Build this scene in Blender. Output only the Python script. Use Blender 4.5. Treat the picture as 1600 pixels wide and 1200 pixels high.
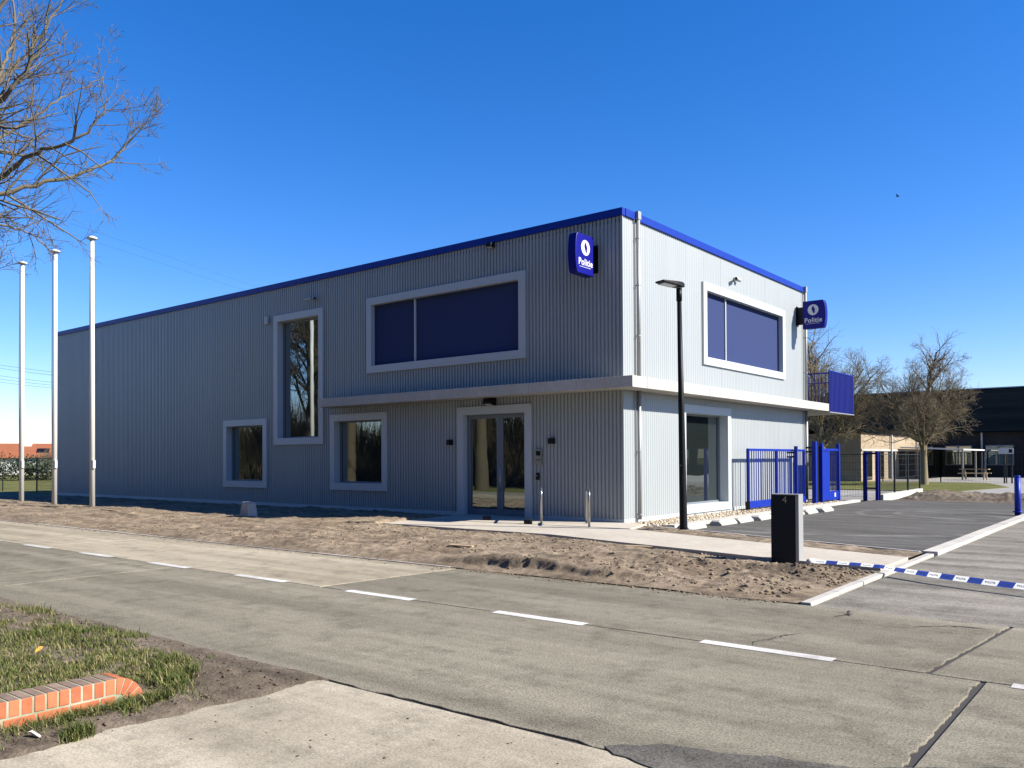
import bpy, bmesh, math, random
import numpy as np
from mathutils import Vector, Matrix
R = math.radians
scene = bpy.context.scene
for o in list(bpy.data.objects): bpy.data.objects.remove(o)
COL = scene.collection

# ------------------------------------------------------------------ camera, sky, sun, exposure
cam_d = bpy.data.cameras.new('camera'); cam = bpy.data.objects.new('camera', cam_d); COL.objects.link(cam)
cam_d.sensor_width = 36; cam_d.lens = 1310.48 / 1600 * 36
cam_d.shift_y = (701.19 - 600) / 1600
cam_d.clip_start = 0.05; cam_d.clip_end = 5000
yaw, pitch, roll = 0.6735, 0.01196, -0.00492
fw = Vector((-math.sin(yaw)*math.cos(pitch), math.cos(yaw)*math.cos(pitch), math.sin(pitch)))
rt = Vector((math.cos(yaw), math.sin(yaw), 0)); up = rt.cross(fw)
r2 = rt*math.cos(roll) + up*math.sin(roll); u2 = -rt*math.sin(roll) + up*math.cos(roll)
CAM = Vector((10.4516, -17.3953, 1.6))
m = Matrix((r2, u2, -fw)).transposed().to_4x4(); m.translation = CAM; cam.matrix_world = m
scene.camera = cam
scene.render.resolution_x, scene.render.resolution_y = 1024, 768

SUN = Vector((10.0, 4.0, 7.63)).normalized()
w = bpy.data.worlds.new('World'); scene.world = w; w.use_nodes = True
nt = w.node_tree; bg = nt.nodes['Background']
sky = nt.nodes.new('ShaderNodeTexSky'); sky.sky_type = 'NISHITA'; sky.sun_disc = False
sky.sun_elevation = math.asin(SUN.z); sky.sun_rotation = math.atan2(SUN.x, SUN.y)
sky.air_density = 1.0; sky.dust_density = 0.1; sky.ozone_density = 3.0; sky.altitude = 0
hs = nt.nodes.new('ShaderNodeHueSaturation'); hs.inputs['Saturation'].default_value = 1.37
tint = nt.nodes.new('ShaderNodeMix'); tint.data_type = 'RGBA'; tint.blend_type = 'MULTIPLY'; tint.inputs[0].default_value = 1
tint.inputs[7].default_value = (1.12, 1.11, 1.46, 1)          # cool, clear winter air
nt.links.new(sky.outputs[0], hs.inputs['Color']); nt.links.new(hs.outputs[0], tint.inputs[6]); nt.links.new(tint.outputs[2], bg.inputs[0])
bg.inputs[1].default_value = 0.057
sd = bpy.data.lights.new('sun', 'SUN'); sd.energy = 5.0; sd.angle = R(0.5); sd.color = (1, .93, .81)
so = bpy.data.objects.new('sun', sd); COL.objects.link(so)
so.rotation_euler = SUN.to_track_quat('Z', 'Y').to_euler(); so.location = (20, 10, 30)
vs = scene.view_settings; vs.view_transform = 'Standard'; vs.look = 'None'; vs.exposure = 1.30; vs.gamma = 1

# ------------------------------------------------------------------ helpers
rng = np.random.default_rng(7); random.seed(7)

class MB:
    def __init__(s): s.v = []; s.f = []
    def add(s, vs_, fs_):
        b = len(s.v); s.v.extend([tuple(p) for p in vs_]); s.f.extend([tuple(i+b for i in f) for f in fs_]); return s
    def box(s, x0, x1, y0, y1, z0, z1):
        return s.add([(x0,y0,z0),(x1,y0,z0),(x1,y1,z0),(x0,y1,z0),(x0,y0,z1),(x1,y0,z1),(x1,y1,z1),(x0,y1,z1)],
              [(0,3,2,1),(4,5,6,7),(0,1,5,4),(1,2,6,5),(2,3,7,6),(3,0,4,7)])
    def obox(s, c, ax, ay, az):   # oriented box, half axes
        c, ax, ay, az = map(Vector, (c, ax, ay, az))
        P = [c+ax*i+ay*j+az*k for k in (-1,1) for i,j in ((-1,-1),(1,-1),(1,1),(-1,1))]
        return s.add(P, [(0,3,2,1),(4,5,6,7),(0,1,5,4),(1,2,6,5),(2,3,7,6),(3,0,4,7)])
    def tube(s, pts, rad, n=8, cap=True):
        pts = [Vector(p) for p in pts]
        if not hasattr(rad, '__len__'): rad = [rad]*len(pts)
        V = []; prev = None
        for i, p in enumerate(pts):
            d = (pts[min(i+1, len(pts)-1)] - pts[max(i-1, 0)]).normalized()
            if prev is None:
                a = d.cross(Vector((0,0,1)) if abs(d.z) < .9 else Vector((1,0,0))).normalized()
            else:
                a = (prev - d*prev.dot(d)).normalized()
            prev = a; b = d.cross(a)
            for k in range(n):
                t = 2*math.pi*k/n; V.append(p + (a*math.cos(t) + b*math.sin(t))*rad[i])
        F = []
        for i in range(len(pts)-1):
            for k in range(n):
                k2 = (k+1) % n; F.append((i*n+k, i*n+k2, (i+1)*n+k2, (i+1)*n+k))
        if cap:
            F.append(tuple(range(n-1, -1, -1))); e = (len(pts)-1)*n; F.append(tuple(range(e, e+n)))
        return s.add(V, F)
    def prism(s, poly, z0, z1):
        n = len(poly); V = [(x,y,z0) for x,y in poly] + [(x,y,z1) for x,y in poly]
        F = [tuple(range(n-1,-1,-1)), tuple(range(n,2*n))] + [(i,(i+1)%n,n+(i+1)%n,n+i) for i in range(n)]
        return s.add(V, F)
    def build(s, name, mat, parent=None, smooth=False, bevel=0, loc=None):
        me = bpy.data.meshes.new(name); me.from_pydata(s.v, [], s.f); me.update()
        if mat: me.materials.append(mat)
        if smooth: me.polygons.foreach_set('use_smooth', [True]*len(me.polygons))
        o = bpy.data.objects.new(name, me); COL.objects.link(o)
        if parent: o.parent = parent
        if loc: o.location = loc
        if bevel:
            b = o.modifiers.new('bevel', 'BEVEL'); b.width = bevel; b.segments = 2; b.limit_method = 'ANGLE'
        return o

def arr_mesh(name, V, F, mat, parent=None, smooth=False):
    """numpy verts (n,3), faces (m,k)"""
    V = np.asarray(V, np.float32); F = np.asarray(F, np.int32); k = F.shape[1]
    me = bpy.data.meshes.new(name); me.vertices.add(len(V)); me.vertices.foreach_set('co', V.ravel())
    me.loops.add(F.size); me.loops.foreach_set('vertex_index', F.ravel())
    me.polygons.add(len(F)); me.polygons.foreach_set('loop_start', np.arange(0, F.size, k, dtype=np.int32))
    me.polygons.foreach_set('loop_total', np.full(len(F), k, np.int32))
    me.update(calc_edges=True)
    if smooth: me.polygons.foreach_set('use_smooth', [True]*len(F))
    if mat: me.materials.append(mat)
    o = bpy.data.objects.new(name, me); COL.objects.link(o)
    if parent: o.parent = parent
    return o

def empty(name, loc=(0,0,0), rz=0):
    o = bpy.data.objects.new(name, None); COL.objects.link(o); o.location = loc; o.rotation_euler = (0,0,rz)
    o.empty_display_size = .2; return o
def tag(o, label, cat, group=None):
    o['label'] = label; o['category'] = cat
    if group: o['group'] = group
    return o
def struct(o): o['kind'] = 'structure'; return o
def stuff(o): o['kind'] = 'stuff'; return o
def dup(o, parent=None):
    c = o.copy(); COL.objects.link(c); c.parent = parent
    for ch in o.children: dup(ch, c)
    return c

def fbm(x, y, scale, octs=4, seed=0, gain=.5):
    out = np.zeros_like(x, dtype=float); amp = 1; tot = 0
    for o in range(octs):
        g = np.random.default_rng(seed*97+o).random((256, 256))
        u = x/scale*2**o + 37.3*o; v = y/scale*2**o + 11.7*o
        iu = np.floor(u).astype(int); iv = np.floor(v).astype(int); fu = u-iu; fv = v-iv
        fu = fu*fu*(3-2*fu); fv = fv*fv*(3-2*fv); a = iu % 256; b = iv % 256; a1 = (iu+1) % 256; b1 = (iv+1) % 256
        out += amp*((g[a,b]*(1-fu)+g[a1,b]*fu)*(1-fv)+(g[a,b1]*(1-fu)+g[a1,b1]*fu)*fv); tot += amp; amp *= gain
    return out/tot*2-1

# ------------------------------------------------------------------ materials
K = .61     # overall reflectance level
def kc(c): return tuple(x*K for x in c)
def mat(name, col=(.5,.5,.5), rough=.6, metal=0, spec=.5, coat=0):
    mt = bpy.data.materials.new(name); mt.use_nodes = True
    b = mt.node_tree.nodes['Principled BSDF']
    b.inputs['Base Color'].default_value = (*kc(col), 1); b.inputs['Roughness'].default_value = rough
    b.inputs['Metallic'].default_value = metal; b.inputs['Specular IOR Level'].default_value = spec
    b.inputs['Coat Weight'].default_value = coat
    return mt
def N(mt, t, **kw):
    n = mt.node_tree.nodes.new(t)
    for k, v in kw.items():
        if k in n.inputs: n.inputs[k].default_value = v
        else: setattr(n, k, v)
    return n
def L(mt, a, b): mt.node_tree.links.new(a, b)
def coords(mt, world=True):
    if world: return N(mt, 'ShaderNodeNewGeometry').outputs['Position']
    return N(mt, 'ShaderNodeTexCoord').outputs['Object']
def noise(mt, co, scale, detail=4, rough=.55, stretch=None):
    if stretch:
        mp = N(mt, 'ShaderNodeMapping'); mp.inputs['Scale'].default_value = stretch; L(mt, co, mp.inputs[0]); co = mp.outputs[0]
    n = N(mt, 'ShaderNodeTexNoise'); n.inputs['Scale'].default_value = scale; n.inputs['Detail'].default_value = detail; n.inputs['Roughness'].default_value = rough
    L(mt, co, n.inputs['Vector']); return n.outputs['Fac']
def ramp(mt, fac, stops):
    r = N(mt, 'ShaderNodeValToRGB'); cr = r.color_ramp
    while len(cr.elements) < len(stops): cr.elements.new(.5)
    for e, (p, c) in zip(cr.elements, stops):
        e.position = p; e.color = (*kc(c), 1) if hasattr(c, '__len__') else (c, c, c, 1)
    L(mt, fac, r.inputs[0]); return r.outputs[0]
def mix(mt, fac, a, b, mode='MIX'):
    n = N(mt, 'ShaderNodeMix', data_type='RGBA', blend_type=mode)
    for i, v in ((0, fac), (6, a), (7, b)):
        if hasattr(v, 'is_linked'): L(mt, v, n.inputs[i])
        elif i == 0: n.inputs[0].default_value = v
        else: n.inputs[i].default_value = (*kc(v), 1) if hasattr(v, '__len__') else (v, v, v, 1)
    return n.outputs[2]
def setc(mt, c): L(mt, c, mt.node_tree.nodes['Principled BSDF'].inputs['Base Color'])
def bump(mt, h, strength=.3, dist=.01):
    b = N(mt, 'ShaderNodeBump'); b.inputs['Strength'].default_value = strength; b.inputs['Distance'].default_value = dist
    L(mt, h, b.inputs['Height']); L(mt, b.outputs[0], mt.node_tree.nodes['Principled BSDF'].inputs['Normal'])
def objvar(mt, c, lo=.93, hi=1.07):
    oi = N(mt, 'ShaderNodeObjectInfo'); mr = N(mt, 'ShaderNodeMapRange'); mr.inputs[3].default_value = lo; mr.inputs[4].default_value = hi
    L(mt, oi.outputs['Random'], mr.inputs[0]); return mix(mt, 1.0, c, mr.outputs[0], 'MULTIPLY')

M = {}
def metal_paint(name, col, rough=.38, metal=0.0, var=.03, spec=.5):
    mt = mat(name, col, rough, metal, spec); co = coords(mt)
    n = noise(mt, co, 1.3, 5, .6, (1, 1, .35)); c = mix(mt, n, tuple(x*(1-var*2) for x in col), tuple(min(1, x*(1+var*1.5)) for x in col))
    setc(mt, objvar(mt, c, .975, 1.025))
    return mt
M['clad'] = metal_paint('silver_cladding', (.475,.515,.525), .42, .1)
M['frame'] = metal_paint('light_frame', (.66,.71,.74), .45, .1)
M['doorframe'] = mat('door_frame_grey', (.20,.23,.27), .4)
M['trim'] = metal_paint('ultramarine_trim', (.001,.036,.40), .45, 0, .03, .25)
M['gate'] = metal_paint('ultramarine_gate', (.001,.028,.40), .45, 0, .03, .25)
M['panel'] = metal_paint('ultramarine_panel', (.001,.008,.20), .6, 0, .03, .2)
M['screen'] = metal_paint('blue_screen_fabric', (.05,.072,.185), .9, 0, .01)
M['screen'].node_tree.nodes['Principled BSDF'].inputs['Specular IOR Level'].default_value = .05
M['signblue'] = metal_paint('sign_blue', (.001,.003,.27), .4, 0, .02, .2)
M['white'] = mat('white_print', (.85,.86,.88), .4)
M['black'] = mat('black_plastic', (.006,.006,.008), .5, 0, .25)
M['lampblack'] = mat('black_coating', (.004,.004,.006), .5, 0, .22)
M['galv'] = metal_paint('galvanised_steel', (.52,.53,.53), .45, .45)
M['steel'] = mat('stainless_steel', (.62,.62,.60), .28, .9)
M['pole'] = mat('flagpole_white', (.82,.82,.80), .35)
M['core'] = mat('dark_core', (.05,.05,.055), .9)
M['grey'] = mat('camera_grey', (.6,.62,.64), .4)
M['anth'] = metal_paint('anthracite_post', (.008,.016,.028), .5, 0, .03, .25)
M['wire'] = mat('dark_fence_wire', (.015,.018,.02), .5)
M['lens'] = mat('lamp_lens', (.5,.52,.5), .15)
M['dark'] = mat('dark_recess', (.02,.02,.02), .9)
M['yellow'] = mat('dry_yellow_leaf', (.75,.45,.06), .6)
M['paper'] = mat('white_litter', (.8,.78,.75), .7)
M['cable'] = mat('power_cable', (.06,.07,.09), .6)

def glass(name, tint=(.012,.016,.016), f=.30):
    mt = bpy.data.materials.new(name); mt.use_nodes = True; t = mt.node_tree
    b = t.nodes['Principled BSDF']; b.inputs['Base Color'].default_value = (*tint, 1); b.inputs['Roughness'].default_value = .2; b.inputs['Specular IOR Level'].default_value = 0
    g = N(mt, 'ShaderNodeBsdfGlossy'); g.inputs['Roughness'].default_value = .003; g.inputs['Color'].default_value = (.86,.95,.93,1)
    fr = N(mt, 'ShaderNodeFresnel'); fr.inputs[0].default_value = 1.5
    mr = N(mt, 'ShaderNodeMapRange'); mr.inputs[1].default_value = .04; mr.inputs[2].default_value = 1; mr.inputs[3].default_value = f; mr.inputs[4].default_value = 1
    L(mt, fr.outputs[0], mr.inputs[0])
    # very slight waviness of float glass
    nz = N(mt, 'ShaderNodeTexNoise'); nz.inputs['Scale'].default_value = .7; bp = N(mt, 'ShaderNodeBump'); bp.inputs['Strength'].default_value = .02; bp.inputs['Distance'].default_value = .1
    L(mt, coords(mt), nz.inputs['Vector']); L(mt, nz.outputs['Fac'], bp.inputs['Height']); L(mt, bp.outputs[0], g.inputs['Normal'])
    ms = N(mt, 'ShaderNodeMixShader'); L(mt, mr.outputs[0], ms.inputs[0]); L(mt, b.outputs[0], ms.inputs[1]); L(mt, g.outputs[0], ms.inputs[2])
    L(mt, ms.outputs[0], t.nodes['Material Output'].inputs[0]); return mt
M['glass'] = glass('window_glass')

def concrete(name, a, b_, speck=.25, scale=1.0, bumpd=.004, var=None, streak=None, stain=0):
    mt = mat(name, a, .95, 0, .08); co = coords(mt)
    big = noise(mt, co, .55*scale, 5, .6, streak); c = mix(mt, ramp(mt, big, [(.33,0),(.67,1)]), a, b_)
    med = noise(mt, co, 9*scale, 4, .65)
    c = mix(mt, 1.0, c, ramp(mt, med, [(.25,.86),(.75,1.1)]), 'MULTIPLY')
    fine = noise(mt, co, 62*scale, 4, .75)
    c = mix(mt, 1.0, c, ramp(mt, fine, [(.36,1-speck),(.64,1+speck*.8)]), 'MULTIPLY')
    if stain:
        vr = N(mt, 'ShaderNodeTexVoronoi', feature='F1'); vr.inputs['Scale'].default_value = 55; L(mt, co, vr.inputs['Vector'])
        c = mix(mt, 1.0, c, ramp(mt, vr.outputs['Distance'], [(.12,1-stain),(.30,1.0)]), 'MULTIPLY')         # dark aggregate pits
        sp = noise(mt, co, 2.3, 5, .7); c = mix(mt, 1.0, c, ramp(mt, sp, [(.34,.74),(.50,1.03)]), 'MULTIPLY')   # dull blotches
        wr = noise(mt, co, .8, 4, .6, (.12,2.2,1)); c = mix(mt, 1.0, c, ramp(mt, wr, [(.36,.80),(.64,1.20)]), 'MULTIPLY')   # wheel wear along the lane
    if var: c = objvar(mt, c, *var)
    setc(mt, c); bump(mt, fine, .6, bumpd); return mt
M['road'] = concrete('road_concrete', (.265,.242,.190), (.335,.308,.243), .42, 1, .008, (.94,1.05), (.25,1.1,1), .45)
M['roadwarm'] = concrete('road_concrete_warm', (.40,.352,.265), (.52,.46,.355), .30, 1, .006, None, (.25,1.1,1), .3)
M['drive'] = concrete('driveway_concrete', (.43,.382,.30), (.55,.495,.395), .24, 1, .005, None, (1.9,.22,1), .25)
M['slabc'] = concrete('precast_concrete', (.60,.57,.53), (.70,.67,.63), .08, 1.5, .002, (.95,1.05))
M['kerb'] = concrete('kerb_concrete', (.58,.555,.505), (.68,.655,.60), .12, 1.5, .003, (.93,1.06))
M['path'] = concrete('path_paving', (.57,.515,.435), (.68,.625,.535), .16, 1, .003)
M['asphalt'] = concrete('asphalt', (.215,.20,.172), (.37,.345,.30), .38, .9, .006, None, (.5,1.6,1), .4)
M['asphalt_new'] = concrete('asphalt_parking', (.10,.098,.092), (.155,.15,.142), .35, .9, .005, None, (.5,2.2,1))
def dusty_asphalt():
    mt = M['asphalt_new']; b = mt.node_tree.nodes['Principled BSDF']; src = b.inputs['Base Color'].links[0].from_socket; co = coords(mt); tot = None
    for (cx_, cy_, r0, wd) in ((5.6,8.3,1.5,.16),(5.6,8.3,2.5,.16),(4.4,3.5,3.2,.22),(3.6,4.5,4.6,.2)):
        v = N(mt, 'ShaderNodeVectorMath', operation='DISTANCE'); L(mt, co, v.inputs[0]); v.inputs[1].default_value = (cx_,cy_,.012)
        m1 = N(mt, 'ShaderNodeMath', operation='SUBTRACT'); L(mt, v.outputs['Value'], m1.inputs[0]); m1.inputs[1].default_value = r0
        m2 = N(mt, 'ShaderNodeMath', operation='ABSOLUTE'); L(mt, m1.outputs[0], m2.inputs[0])
        mr = N(mt, 'ShaderNodeMapRange'); L(mt, m2.outputs[0], mr.inputs[0]); mr.inputs[1].default_value = 0; mr.inputs[2].default_value = wd; mr.inputs[3].default_value = 1; mr.inputs[4].default_value = 0
        if tot is None: tot = mr.outputs[0]
        else:
            mx = N(mt, 'ShaderNodeMath', operation='MAXIMUM'); L(mt, tot, mx.inputs[0]); L(mt, mr.outputs[0], mx.inputs[1]); tot = mx.outputs[0]
    br = noise(mt, co, 1.6, 4, .6, (.6,1.8,1)); ms = N(mt, 'ShaderNodeMath', operation='MULTIPLY'); L(mt, tot, ms.inputs[0]); L(mt, ramp(mt, br, [(.42,0),(.62,.75)]), ms.inputs[1])
    c = mix(mt, ms.outputs[0], src, (.34,.325,.30))
    st = noise(mt, co, 1.1, 5, .7, (.35,2.6,1)); c = mix(mt, ramp(mt, st, [(.5,0),(.7,.55)]), c, (.30,.29,.265))
    L(mt, c, b.inputs['Base Color'])
dusty_asphalt()
M['patch'] = concrete('asphalt_patch', (.135,.13,.118), (.21,.20,.18), .42, 1.0, .008, None, None, .5)
M['joint'] = mat('joint_filler', (.045,.042,.038), .9)
M['marking'] = concrete('road_paint', (.60,.59,.56), (.82,.82,.80), .28, 2, .003, None, None, .35)
M['stonec'] = concrete('background_paving', (.36,.35,.33), (.42,.41,.385), .12, .6)

def soilmat(name, a, b_, d):
    mt = mat(name, a, .95, 0, .15); co = coords(mt)
    big = noise(mt, co, .7, 5, .6); c = mix(mt, ramp(mt, big, [(.35,0),(.65,1)]), a, b_)
    med = noise(mt, co, 7, 5, .7); c = mix(mt, ramp(mt, med, [(.40,0),(.56,1)]), mix(mt, .6, c, d), c)
    dm = noise(mt, co, 1.5, 5, .65, (.45,1.5,1)); c = mix(mt, 1.0, c, ramp(mt, dm, [(.36,.62),(.52,1.0)]), 'MULTIPLY')     # damp, trodden patches
    fine = noise(mt, co, 45, 4, .7); c = mix(mt, 1.0, c, ramp(mt, fine, [(.3,.7),(.7,1.22)]), 'MULTIPLY')
    setc(mt, c); bump(mt, fine, .9, .02); return mt
M['soil'] = soilmat('bare_soil', (.33,.255,.18), (.47,.378,.275), (.14,.105,.072))
M['soil2'] = soilmat('verge_soil', (.23,.185,.14), (.30,.25,.195), (.13,.10,.075))

def grassmat():
    mt = mat('grass_blades', (.1,.13,.03), .7, 0, .2)
    at = N(mt, 'ShaderNodeAttribute', attribute_name='tone')
    c = ramp(mt, at.outputs['Fac'], [(0,(.045,.075,.014)),(.45,(.10,.135,.03)),(.75,(.20,.21,.06)),(1,(.42,.34,.18))]); setc(mt, c)
    mt.node_tree.nodes['Principled BSDF'].inputs['Subsurface Weight'].default_value = 0
    return mt
M['grass'] = grassmat()
def lawn():
    mt = mat('lawn', (.1,.12,.03), .95, 0, .1); co = coords(mt)
    n = noise(mt, co, .35, 5, .65); c = ramp(mt, n, [(.3,(.10,.125,.03)),(.5,(.17,.18,.055)),(.7,(.25,.22,.09))])
    f = noise(mt, co, 14, 5, .75); c = mix(mt, 1.0, c, ramp(mt, f, [(.3,.55),(.7,1.3)]), 'MULTIPLY'); setc(mt, c); bump(mt, f, .8, .05); return mt
M['lawn'] = lawn()
def brickmat(name, a, b_, dirt):
    mt = mat(name, a, .85, 0, .2); co = coords(mt); n = noise(mt, co, 18, 5, .65); c = mix(mt, n, a, b_); c = objvar(mt, c, .78, 1.15)
    d = noise(mt, co, 35, 5, .7); c = mix(mt, ramp(mt, d, [(.48,0),(.68,.85)]), c, dirt); g_ = noise(mt, co, 5, 4, .6); c = mix(mt, 1.0, c, ramp(mt, g_, [(.3,.72),(.65,1.08)]), 'MULTIPLY'); setc(mt, c); bump(mt, n, .4, .006); return mt
M['brick'] = brickmat('orange_brick', (.60,.155,.065), (.72,.24,.12), (.42,.20,.12))
M['bricktop'] = brickmat('weathered_brick_top', (.40,.25,.19), (.33,.26,.21), (.24,.21,.18))
M['mortar'] = concrete('mossy_mortar', (.60,.56,.44), (.30,.33,.18), .3, 6)
def bark(name, a, b_, moss):
    mt = mat(name, a, .9, 0, .15); co = coords(mt); n = noise(mt, co, 6, 5, .7, (1,1,.3)); c = mix(mt, n, a, b_)
    n2 = noise(mt, co, 1.7, 4, .6); c = mix(mt, ramp(mt, n2, [(.45,0),(.62,.75)]), c, moss); setc(mt, c); return mt
M['bark'] = bark('bark', (.145,.122,.10), (.27,.235,.19), (.21,.19,.105))
M['bark2'] = bark('bark_brown', (.20,.16,.115), (.34,.28,.20), (.30,.255,.13))
M['bark3'] = bark('bark_dark', (.075,.06,.045), (.15,.12,.088), (.12,.105,.05))
M['thicket'] = bark('thicket_twigs', (.085,.065,.045), (.15,.115,.075), (.10,.10,.045))
M['hedge'] = mat('hedge_leaf', (.03,.05,.015), .7)
M['roofred'] = brickmat('red_roof_tiles', (.42,.13,.06), (.50,.19,.09), (.28,.12,.08))
M['slate'] = concrete('dark_roof', (.003,.006,.010), (.008,.012,.017), .3, .8, .01, None, (.2,.2,3))
for k_ in ('slate','darkwall'):
    if k_ in M: M[k_].node_tree.nodes['Principled BSDF'].inputs['Specular IOR Level'].default_value = 0
M['tan'] = concrete('tan_brick_wall', (.42,.335,.235), (.52,.42,.30), .3, 3)
M['darkwall'] = concrete('shade_darkened_wall', (.035,.036,.038), (.055,.054,.055), .2, 2)  # base colour lowered to carry the deep shade under the school canopy
M['housewhite'] = mat('house_white', (.75,.75,.72), .8)
M['wood'] = concrete('pale_plank', (.55,.42,.27), (.62,.49,.33), .15, 3)
M['pebble'] = None
def pebblemat():
    mt = mat('pebbles', (.55,.45,.3), .8); at = N(mt, 'ShaderNodeAttribute', attribute_name='tone')
    setc(mt, ramp(mt, at.outputs['Fac'], [(0,(.34,.26,.16)),(.4,(.62,.53,.38)),(.7,(.72,.66,.56)),(1,(.58,.38,.2))])); return mt
M['pebble'] = pebblemat()

# ------------------------------------------------------------------ ground, road, pavements
g = MB(); g.add([(-1500,-1500,-.09),(1500,-1500,-.09),(1500,1500,-.09),(-1500,1500,-.09)], [(0,1,2,3)])
struct(g.build('ground', M['lawn']))

YF, YC, YN = -8.30, -10.63, -13.45
road = struct(MB().box(-180, 60, YN-.01, YF+.0, -.088, -.013).build('road', M['joint']))
def edge_pts(xa, xb, y, jag, seed):
    n = max(2, int(abs(xb-xa)/.12)) if (abs(xb-xa) < 14) else 2
    r = np.random.default_rng(seed); t = np.linspace(0, 1, n+1)
    return [(xa+(xb-xa)*q, y + (0 if i in (0, n) else r.normal(0, jag))) for i, q in enumerate(t)]
def slab(x0f, x0n, x1f, x1n, yf, yn, mt, seed, jag_f=0, jag_n=0, jag_j=0):
    """x at far/near ends of both joints"""
    g_ = .018
    top = edge_pts(x0f+g_, x1f-g_, yf-g_*.5, jag_f, seed); bot = edge_pts(x1n-g_, x0n+g_, yn+g_*.5, jag_n, seed+1)
    r = np.random.default_rng(seed+2); side = []
    if jag_j:
        for q in np.linspace(.03, .97, 60):
            side.append((x1f-g_+(x1n-x1f)*q - abs(r.normal(0, jag_j)), yf+(yn-yf)*q))
    poly = (top + side + bot)[::-1]
    mb = MB().prism(poly, -.06, 0.0)
    return mb.build('concrete_slab', mt, road, bevel=.006)
fj = [-60,-47,-36,-25.5,-15.2,-6.3,2.05,9.07,16.2,28,60]      # far lane joints
for i in range(len(fj)-1):
    mt = M['roadwarm'] if fj[i] < 2 else M['road']
    slab(fj[i]+.12, fj[i]-.1, fj[i+1]+.12, fj[i+1]-.1, YF, YC, mt, 10+i, .010, .003, .012)
nj = [-60,-47,-36,-26,-18,-10.0,-2.62,-1.4,9.335,17.5,29,60]
for i in range(len(nj)-1):
    slab(nj[i], nj[i], nj[i+1], nj[i+1], YC, YN, M['road'], 60+i, .003, .012, .016 if abs(nj[i+1]-9.335) < .01 else .004)
for x0 in [.11-2.345*24+2.345*i for i in range(42)]:
    if x0 > 40: break
    mb = MB(); xs = x0 + .02
    mb.add([(xs,YC-.075,.004),(xs+1.13,YC-.075,.004),(xs+1.13,YC+.06,.004),(xs,YC+.06,.004)], [(0,1,2,3)])
    mb.build('lane_dash', M['marking'], road)
for i in range(40):      # pale worn edge strip along the far side
    xa = -58+1.5*i
    if xa > 1.0: break
    MB().box(xa+.004, xa+1.496, YF+.004, YF+.075, -.06, .012).build('edge_strip', M['kerb'], road)
# hairline cracks in the concrete, filled with dark joint compound
def crack(pts, wd, seed):
    r = np.random.default_rng(seed); P = []
    for (xa, ya), (xb, yb) in zip(pts[:-1], pts[1:]):
        for q in np.linspace(0, 1, 14)[:-1]: P.append((xa+(xb-xa)*q + r.normal(0, .018), ya+(yb-ya)*q + r.normal(0, .018)))
    V, F = [], []
    for i, (x, y) in enumerate(P):
        a = P[max(0, i-1)]; b = P[min(len(P)-1, i+1)]; dx, dy = b[0]-a[0], b[1]-a[1]; l = math.hypot(dx, dy)+1e-9
        ww = wd*(.4+r.random())*min(1, i/3+.1, (len(P)-1-i)/3+.1)
        V += [(x-dy/l*ww, y+dx/l*ww, .0035), (x+dy/l*ww, y-dx/l*ww, .0035)]
        if i: F.append((2*i-2, 2*i-1, 2*i+1, 2*i))
    MB().add(V, F).build('crack', M['joint'], road)
crack([(7.72,-8.36),(7.80,-8.60),(7.70,-8.83)], .012, 1); crack([(8.45,-8.86),(8.75,-8.60),(9.05,-8.58)], .010, 2)
crack([(7.55,-10.5),(7.62,-10.05),(7.75,-9.75)], .006, 3); crack([(6.55,-8.42),(6.75,-8.33)], .012, 4)
crack([(-1.9,-13.3),(-1.7,-12.4),(-2.0,-11.4)], .008, 5)

# near-side concrete driveway, right of the grass verge, and its dark patch
dr = struct(MB().prism([(5.30,-30),(40,-30),(40,-13.464),(5.30,-13.464)], -.08, -.003).build('concrete_driveway', M['drive'], bevel=.008))
r_ = np.random.default_rng(3)
pp = [(7.93,-13.43)] + [(x, np.interp(x, [7.93,8.15,8.56,9.13,9.8,12], [-13.43,-13.20,-13.09,-12.90,-12.40,-11.6]) + r_.normal(0,.012)) for x in np.arange(8.0, 12, .08)] + [(12,-13.9),(8.6,-13.75)] + [(x, -13.47-.28*(x-8.0)+r_.normal(0,.01)) for x in np.arange(8.6,8.0,-.08)]
patch = MB().prism(pp[::-1], -.02, .005).build('asphalt_patch', M['patch'], bevel=.003); struct(patch)

# driveway to the right of the kerb, parking, path
struct(MB().prism([(7.34,-8.28),(24,-8.28),(24,34),(7.34,34)], -.085, -.006).build('asphalt_driveway', M['asphalt']))
struct(MB().prism([(1.55,-.50),(7.10,-2.40),(7.10,15.2),(16,15.2),(16,15.201),(1.55,15.4)], -.085, .012).build('parking_lot', M['asphalt_new']))
PF = [(-4.75,-3.42),(.36,-3.50),(2.4,-4.05),(4.0,-4.42),(5.5,-4.82),(7.15,-5.02)]
PB = [(7.15,-3.50),(4.6,-2.66),(.98,-1.42),(.62,-.02),(-5.40,-.02)]
struct(MB().prism(PF+PB, -.085, .055).build('path', M['path'], bevel=.006))
# edge strip of lighter slabs along the front of the entrance apron
ap = struct(MB().prism([(-4.9,-1.92),(.97,-1.47),(.97,-1.42),(-4.9,-1.86)], -.05, .058).build('apron_joint', M['joint']))
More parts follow.
